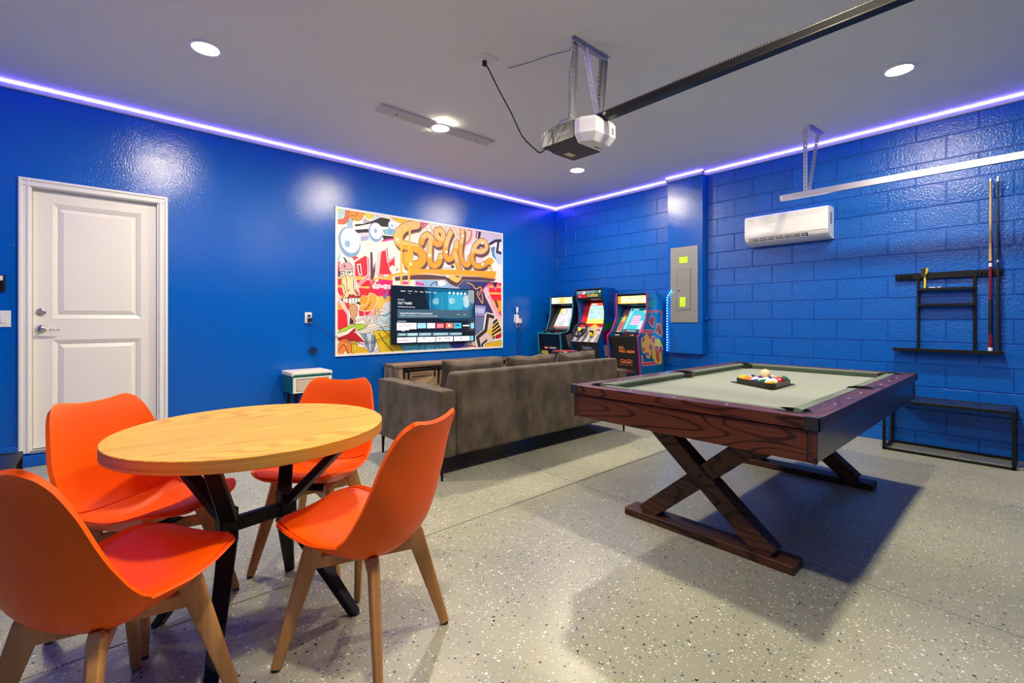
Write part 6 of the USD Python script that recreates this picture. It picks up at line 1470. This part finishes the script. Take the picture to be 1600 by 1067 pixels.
for i in range(60):
    x, y = gq.uniform(.0, .315), gq.uniform(.0, .325); c = [(252, 250, 252), (190, 170, 240), (246, 246, 250), (150, 140, 236), (230, 190, 240), (250, 210, 120), (246, 246, 252), (120, 170, 240)][i % 8]; ang = gq.uniform(-.5, .5) + 1.1
    sc.poly(c, [(x, y), (x + .012, y), (x + .012 + .07 * math.cos(ang), y + .07 * math.sin(ang)), (x + .07 * math.cos(ang), y + .07 * math.sin(ang))])
sc.poly((250, 226, 70), [(0, 0), (.06, 0), (.03, .12), (0, .10)]).poly((250, 220, 60), [(0, .26), (.04, .3), (.05, .325), (0, .325)]).poly((190, 240, 160), [(.28, .26), (.315, .24), (.315, .325), (.27, .325)])
sc.clip(sg.box(0, 0, .315, .325)); board_print(sc, 'screen', 'screen', .085, .055, .0150, 'lit violet and white screen')
obj('panel_lip', box((xc - .004, a, .934), (xc + .016, b, .950), .003), 'trim_cyan', t)
for i, (u, m) in enumerate(((.10, 'green_plastic'), (.14, 'green_plastic'), (.30, 'red_plastic'), (.34, 'red_plastic'), (.38, 'green_plastic'))): obj('button', cyl((xc + .07, b - u, .953), (xc + .07, b - u, .967), .013, 12, .003), m, t, 30)
for u in (.05, .235):
    obj('joystick', cat_(cyl((xc + .08, b - u, .953), (xc + .08, b - u, 1.015), .006, 8), move(trimesh.creation.icosphere(2, .018), (xc + .08, b - u, 1.02))), 'black_plastic', t, 40)
Print().rect((220, 40, 50), 0, 0, .081, .034).text((250, 246, 246), 'MARVEL', .006, .026, .018, True, .66).rect((206, 200, 190), .105, .004, .236, .028).text((60, 50, 50), 'SUPER HEROES', .110, .021, .011, True, .98).rect((220, 190, 60), -.066, .064, .073, .110).text((120, 60, 20), 'CAPCOM', -.056, .096, .020, True, .85).rect((220, 30, 50), -.05, .15, .06, .20).mesh('front_lettering', (-.5995, -.334, .748), (0, -1, 0), (.02, 0, -1), 'print', t, label='red, cream and yellow labels')
sd_ = Print().blob((34, 60, 120), [(.12, .12), (.22, .16), (.25, .40), (.16, .44), (.10, .30)]).blob((150, 30, 60), [(.12, .20), (.20, .22), (.19, .34), (.11, .32)]).disc((206, 206, 210), .16, .12, .022).blob((216, 190, 160), [(.02, .46), (.10, .42), (.14, .52), (.06, .58)]).blob((120, 20, 30), [(.05, .56), (.18, .50), (.20, .62), (.08, .66)]).blob((110, 110, 120), [(-.16, .58), (-.04, .56), (.04, .66), (-.02, .78), (-.10, .74)]).blob((200, 206, 206), [(-.04, .64), (.02, .66), (.0, .72), (-.04, .70)]).poly((40, 200, 50), [(.06, .70), (.16, .68), (.18, .78), (.04, .79)])
sd_.clip(sg.Polygon([(x + .37, 1.50 - z) for x, z in front[:-1]] + [(.32, 1.0), (.32, .15), (.1, .01)]).buffer(-.012)).mesh('side_art', (-.37, y0l - .0008, 1.50), (1, 0, 0), (0, 0, -1), 'print', t)

# stools in front of the cabinets
def stool(label, x, y, z, cols, seed):
    t = thing('arcade_stool', label, 'stool', (x, y, 0), group='arcade stools'); r = .170
    obj('seat', lathe([(0, z - .001), (r - .012, z - .001), (r, z - .012), (r, z - .045), (r - .012, z - .055), (0, z - .055)], 32, (x, y, 0)), 'black_plastic', t, 40)
    g = np.random.default_rng(seed); pr = Print().disc(cols[0], 0, 0, r - .008)
    for i in range(34):
        q = g.uniform(-r, r, 2); pr.blob(cols[i % len(cols)], [tuple(q + g.normal(size=2) * .028) for _ in range(5)])
    pr.clip(sg.Point(0, 0).buffer(r - .008)).mesh('seat_print', (x, y, z), (1, 0, 0), (0, 1, 0), 'print_gloss', t)
    obj('column', cyl((x, y, .1), (x, y, z - .05), .028, 14), 'black_metal', t, 40)
    obj('foot_ring', move(trimesh.creation.torus(.15, .010, 28, 8), (x, y, .22)), 'black_metal', t, 40)
    for k in range(4):
        an = PI / 4 + k * PI / 2; c = np.array((math.cos(an), math.sin(an), 0)); o = np.array((x, y, 0))
        obj('leg', beam(o + c * .19 + (0, 0, .0), o + c * .05 + (0, 0, z - .055), .03, .03, up=(0, 0, 1), c=.004), 'black_metal', t)
stool('tall round stool with a colourful printed seat, behind the sofa before the racing cabinet', -1.086, -1.180, .745, [(196, 40, 60), (240, 226, 220), (230, 110, 40), (120, 40, 110), (40, 60, 150), (240, 190, 60), (60, 120, 160)], 2)
stool('low round stool with a printed seat, beside the right arm of the sofa', -1.03, -2.0, .548, [(30, 22, 24), (190, 60, 40), (226, 140, 90), (40, 30, 30), (120, 40, 40)], 8)
